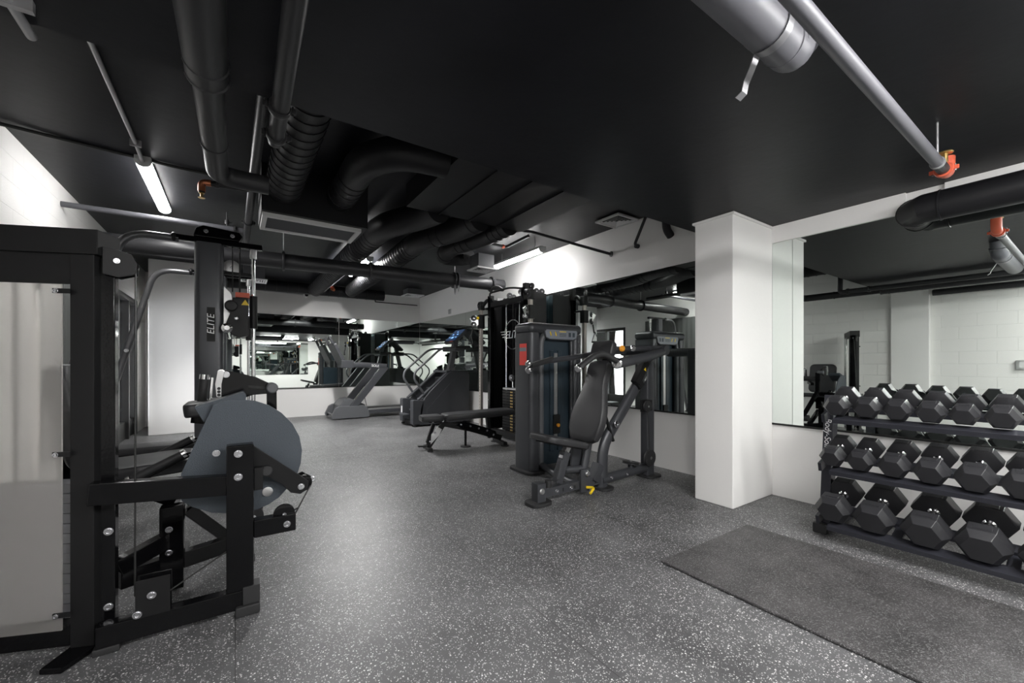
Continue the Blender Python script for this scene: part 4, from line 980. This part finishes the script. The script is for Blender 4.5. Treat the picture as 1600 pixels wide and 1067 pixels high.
MB().prism([tp(a, b_, .105) for a, b_ in ((-.68, -.012), (-.104, -.012), (-.104, -.006), (-.68, -.006))], (0, 0, 1.425)).build('frosted_shield', 'frost', A)
for z in (1.50, .83, .17):
    MB().prism([tp(a, b_, z - .009) for a, b_ in ((-.13, -.022), (-.07, -.022), (-.07, -.013), (-.13, -.013))], (0, 0, .02)).build('shield_clip', 'matte', A, bevel=.002)
    bolts(A, [tp(-.117, -.022, z)], -nn, .008, .007)
for a in (-.46, -.30): MB().cyl(tp(a, .14, .05), tp(a, .14, 1.66), .013, seg=14).build('guide_rod', 'chrome', A)
for k in range(13): MB().prism([tp(a, b_, .13 + k * .043) for a, b_ in ((-.62, .075), (-.10, .075), (-.10, .165), (-.62, .165))], (0, 0, .040)).build('weight_plate', 'steel', A)
MB().bar(tp(-.38, .14, .5), tp(-.38, .14, 1.66), .01, .01).build('lift_cable', 'cable', A)
MB().prism([tp(a, b_, 0) for a, b_ in ((-.10, -.12), (-.02, -.13), (.02, .06), (-.09, .06))], (0, 0, .022)).build('tower_foot', 'gloss', A, bevel=.005)
# glossy rear post and pulley bracket
GX, GY = -.457, 2.465
MB().box(GX - .035, GX + .025, GY - .03, GY + .04, .02, 1.69).build('glossy_post', 'gloss', A, bevel=.006)
bolts(A, [(GX + .005, GY - .031, z) for z in (.48, .155)], (0, -1, 0), .013, .012)
MB().prism([(x, GY - .055, z) for x, z in ((GX - .01, 1.70), (GX + .04, 1.692), (GX + .082, 1.68), (GX + .10, 1.64), (GX + .095, 1.595), (GX + .04, 1.575), (GX - .01, 1.585))], (0, .012, 0)).build('pulley_plate', 'matte', A, bevel=.002)
MB().prism([(x, GY + .0, z) for x, z in ((GX - .01, 1.70), (GX + .04, 1.692), (GX + .082, 1.68), (GX + .10, 1.64), (GX + .095, 1.595), (GX + .04, 1.575), (GX - .01, 1.585))], (0, .012, 0)).build('pulley_plate', 'gloss', A, bevel=.002)
pulley(A, (GX + .05, GY - .02, 1.635), (0, 1, 0), .045, .025, 'gloss')
bolts(A, [(GX + .035, GY - .055, 1.645)], (0, -1, 0), .009, .008)
MB().tube([(GX + .092, GY - .03, 1.62), (-.358, 2.37, .2)], .0035, 8).build('drop_cable', 'cable', A)
# floor rail, upright, crossbeam
RY = 2.335
MB().box(-.475, .085, RY, RY + .06, .03, .12).build('floor_rail', 'gloss', A, bevel=.005)
MB().box(.0, .10, RY - .02, RY + .07, .0, .05).build('foot_cap', 'rubber', A, bevel=.008); MB().box(.03, .10, RY - .008, RY + .068, .05, .135).build('end_cap', 'rubber', A, bevel=.004)
MB().box(-.485, -.40, RY, RY + .12, .0, .03).build('foot_cap', 'rubber', A, bevel=.006)
MB().box(-.035, .075, RY, RY + .075, .12, .815).build('upright', 'gloss', A, bevel=.006)
bolts(A, [(.012, RY, .775), (.012, RY, .665)], (0, -1, 0), .014, .014)
MB().bar((-.50, RY + .045, .665), (-.03, RY + .045, .625), .06, .092).build('crossbeam', 'gloss', A, bevel=.005)
MB().box(-.352, -.237, RY - .004, RY + .004, .115, .275).build('pulley_plate', 'matte', A, bevel=.002)
MB().box(-.352, -.237, RY + .055, RY + .063, .115, .275).build('pulley_plate', 'gloss', A, bevel=.002)
pulley(A, (-.30, RY + .03, .20), (0, 1, 0), .05, .025, 'gloss')
bolts(A, [(-.298, RY - .004, .205), (-.345, RY - .004, .135)], (0, -1, 0), .013, .012)
MB().tube([(-.26, RY + .03, .18), (.06, RY + .10, .34), (.27, RY + .03, .46)], .0035, 8).build('run_cable', 'cable', A)
# slate disc
sc_ = 2.09 / 637.9
dpx = [(334, 631), (345, 628), (360, 625), (378, 624), (398, 626), (420, 633), (440, 645), (457, 662), (468, 682), (472, 703), (470, 724), (464, 742), (456, 753), (447, 765), (436, 777), (420, 788), (402, 796), (380, 801), (354, 802), (330, 801), (300, 792), (284, 783), (281, 774), (283, 740), (296, 712), (316, 668)]
def fpt(px, py, Y):
    a = (px - 800) / 637.9; t = Y / (-a * .5612 + .8277)
    return V(((a * .8277 + .5612) * t, Y, 1.2 + (569.1 - py) / 637.9 * t))
MB().prism([fpt(x, y, 2.47) for x, y in dpx], (0, .012, 0)).build('cam_disc', 'disc', A, bevel=.002)
bolts(A, [fpt(338, 708, 2.47), fpt(406, 709, 2.47)], (0, -1, 0), .013, .012)
MB().lathe(fpt(418, 768, 2.47), (0, -1, 0), [(.024, 0), (.024, .004), (.02, .005)], 24).build('disc_stud', 'silver', A)
MB().cyl((.03, RY + .07, .70), (.03, 2.78, .70), .03).build('disc_axle', 'gloss', A)
MB().prism([fpt(x, y, 2.50) for x, y in ((303, 636), (381, 612), (385, 618), (384, 626), (318, 660))], (0, .16, 0)).build('guard_plate', 'disc', A, bevel=.003)
# lever arm with pulley
MB().prism([(x, RY + .075, z) for x, z in ((.04, .80), (.075, .795), (.30, .60), (.325, .575), (.32, .535), (.285, .515), (.24, .53), (.20, .58), (.05, .70))], (0, .014, 0)).build('lever_plate', 'matte', A, bevel=.003)
pulley(A, (.30, RY + .11, .565), (0, 1, 0), .045, .025, 'gloss')
MB().prism([(x, RY + .125, z) for x, z in ((.24, .60), (.30, .62), (.365, .575), (.32, .515), (.25, .53))], (0, .01, 0)).build('lever_plate', 'gloss', A, bevel=.003)
bolts(A, [(.288, RY + .075, .555), (.35, RY + .12, .575)], (0, -1, 0), .013, .012)
MB().lathe((.13, RY + .075, .665), (0, -1, 0), [(.026, -.02), (.026, .035), (.02, .04)], 18).build('bump_stop', 'rubber', A)
MB().box(.076, .115, RY + .03, RY + .09, .58, .69).build('cable_block', 'matte', A, bevel=.004)
# lower arm
MB().box(.075, .255, RY - .01, RY + .05, .36, .445).build('lower_arm', 'gloss', A, bevel=.005)
pulley(A, (.205, RY + .02, .445), (0, 1, 0), .048, .022, 'gloss')
bolts(A, [(.215, RY - .01, .40)], (0, -1, 0), .013, .006)
MB().tube([(.345, RY + .11, .56), (.255, RY + .03, .43)], .0035, 8).build('lever_cable', 'cable', A)
# rear frame and seat
MB().box(-.325, -.225, 2.76, 2.84, .02, .455).build('seat_post', 'gloss', A, bevel=.006)
bolts(A, [(-.285, 2.76, z) for z in (.34, .22)], (0, -1, 0), .013, .012)
MB().bar((-.47, 2.70, .22), (-.27, 2.80, .29), .06, .08).build('rear_rail', 'gloss', A, bevel=.004); MB().bar((-.47, 2.72, .15), (.06, 2.98, .14), .06, .085).build('rear_rail', 'gloss', A, bevel=.004)
MB().bar((-.22, 2.88, .40), (-.03, 2.96, .16), .05, .06).build('brace', 'gloss', A, bevel=.004)
MB().box(-.02, .10, 2.93, 3.05, 0, .05).build('foot_cap', 'rubber', A, bevel=.006)
MB().bar((-.27, 2.84, .05), (-.27, 3.3, .05), .06, .06).build('rear_rail', 'gloss', A)
MB().pad((-.62, 2.98, .60), (.96, .0, .06), (0, 1, 0), (-.06, 0, 1), rrect(0, .42, -.20, .20, .05), .07).build('seat_pad', 'pad', A)
MB().bar((-.5, 2.98, .58), (-.26, 2.9, .45), .08, .06).build('seat_frame', 'gloss', A)
MB().pad((-.66, 2.98, .68), (-.18, 0, .98), (0, 1, 0), (.98, 0, .18), rrect(0, .52, -.2, .2, .07), .08).build('back_pad', 'pad', A)
MB().bar((-.67, 2.98, .45), (-.78, 2.98, 1.12), .06, .04, (1, 0, 0)).build('back_frame', 'gloss', A); MB().bar((-.67, 2.98, .47), (-.4, 2.98, .56), .05, .05).build('back_frame', 'gloss', A); MB().bar((-.6, 2.98, .03), (-.6, 2.98, .5), .06, .06).build('rear_leg', 'gloss', A)
for y in (2.72, 3.25):
    MB().tube([(-.62, y, .60), (-.40, y, .62), (-.20, y, .73), (-.14, y, .72)], .014, 12, .05).build('grab_handle', 'gloss', A)
    MB().tube([(-.42, y, .632), (-.22, y, .735)], .021, 14).build('handle_grip', 'rubber', A)
    for p in ((-.43, y, .628), (-.22, y, .735)): MB().lathe(p, (.87, 0, .48), [(.024, -.008), (.024, .008)], 14).build('grip_ring', 'chrome', A)
MB().pad((-.235, 3.02, .90), (1, 0, .12), (0, 1, 0), (-.12, 0, 1), rrect(0, .17, -.16, .16, .04), .075).build('thigh_pad', 'pad', A)
MB().bar((-.2, 3.02, .88), (-.0, 2.9, .86), .05, .04).build('pad_arm', 'gloss', A)
MB().tube([(-.17, 3.06, .94), (-.15, 3.06, 1.13)], .024, 14).build('upright_grip', 'rubber', A)
for z in (.955, 1.125): MB().lathe((-.168 + (z - .955) * .1, 3.06, z), (.1, 0, 1), [(.027, -.014), (.027, .014)], 14).build('grip_ring', 'chrome', A)
MB().cyl((-.13, 3.06, .94), (-.115, 3.06, 1.12), .01, seg=10).build('grip_rod', 'chrome', A)
# range selector
rs = MB().prism([fpt(x, y, 2.72) for x, y in ((345, 580), (352, 578), (400, 589), (424, 600), (428, 608), (420, 615), (395, 617), (372, 625), (342, 622), (338, 600))], (0, .02, 0)).build('range_plate', 'gloss', A, bevel=.003)
MB().prism([fpt(x, y, 2.70) for x, y in ((340, 579), (347, 577), (351, 580), (346, 600), (346, 622), (338, 620), (336, 600))], (0, .05, 0)).build('range_scale', 'silver', A, bevel=.003)
for py_ in (607, 612, 617): MB().lathe(fpt(342, py_, 2.70), (0, -1, 0), [(.008, 0), (.008, .001)], 12).build('scale_hole', 'dark', A)
bolts(A, [fpt(353, 585, 2.72)], (0, -1, 0), .014, .01)
MB().prism([fpt(x, y, 2.715) for x, y in ((388, 602), (415, 604), (415, 608), (388, 606))], (0, .01, 0)).build('range_slot', 'dark', A)
MB().lathe(fpt(425, 606, 2.70), (0, -1, 0), [(.03, -.06), (.03, .02), (.024, .026)], 20).build('roller_end', 'grey', A)
MB().bar(fpt(424, 606, 2.76), fpt(425, 690, 2.76), .05, .055).build('lever_arm', 'gloss', A, bevel=.004)
MB().bar(fpt(425, 690, 2.76), V((.11, 3.0, .30)), .05, .05).build('lever_arm', 'gloss', A)
MB().cyl((.09, 2.92, .28), (.09, 3.30, .28), .055).build('foot_roller', 'pad', A); MB().cyl((.09, 2.90, .28), (.09, 3.32, .28), .014).build('roller_axle', 'chrome', A)
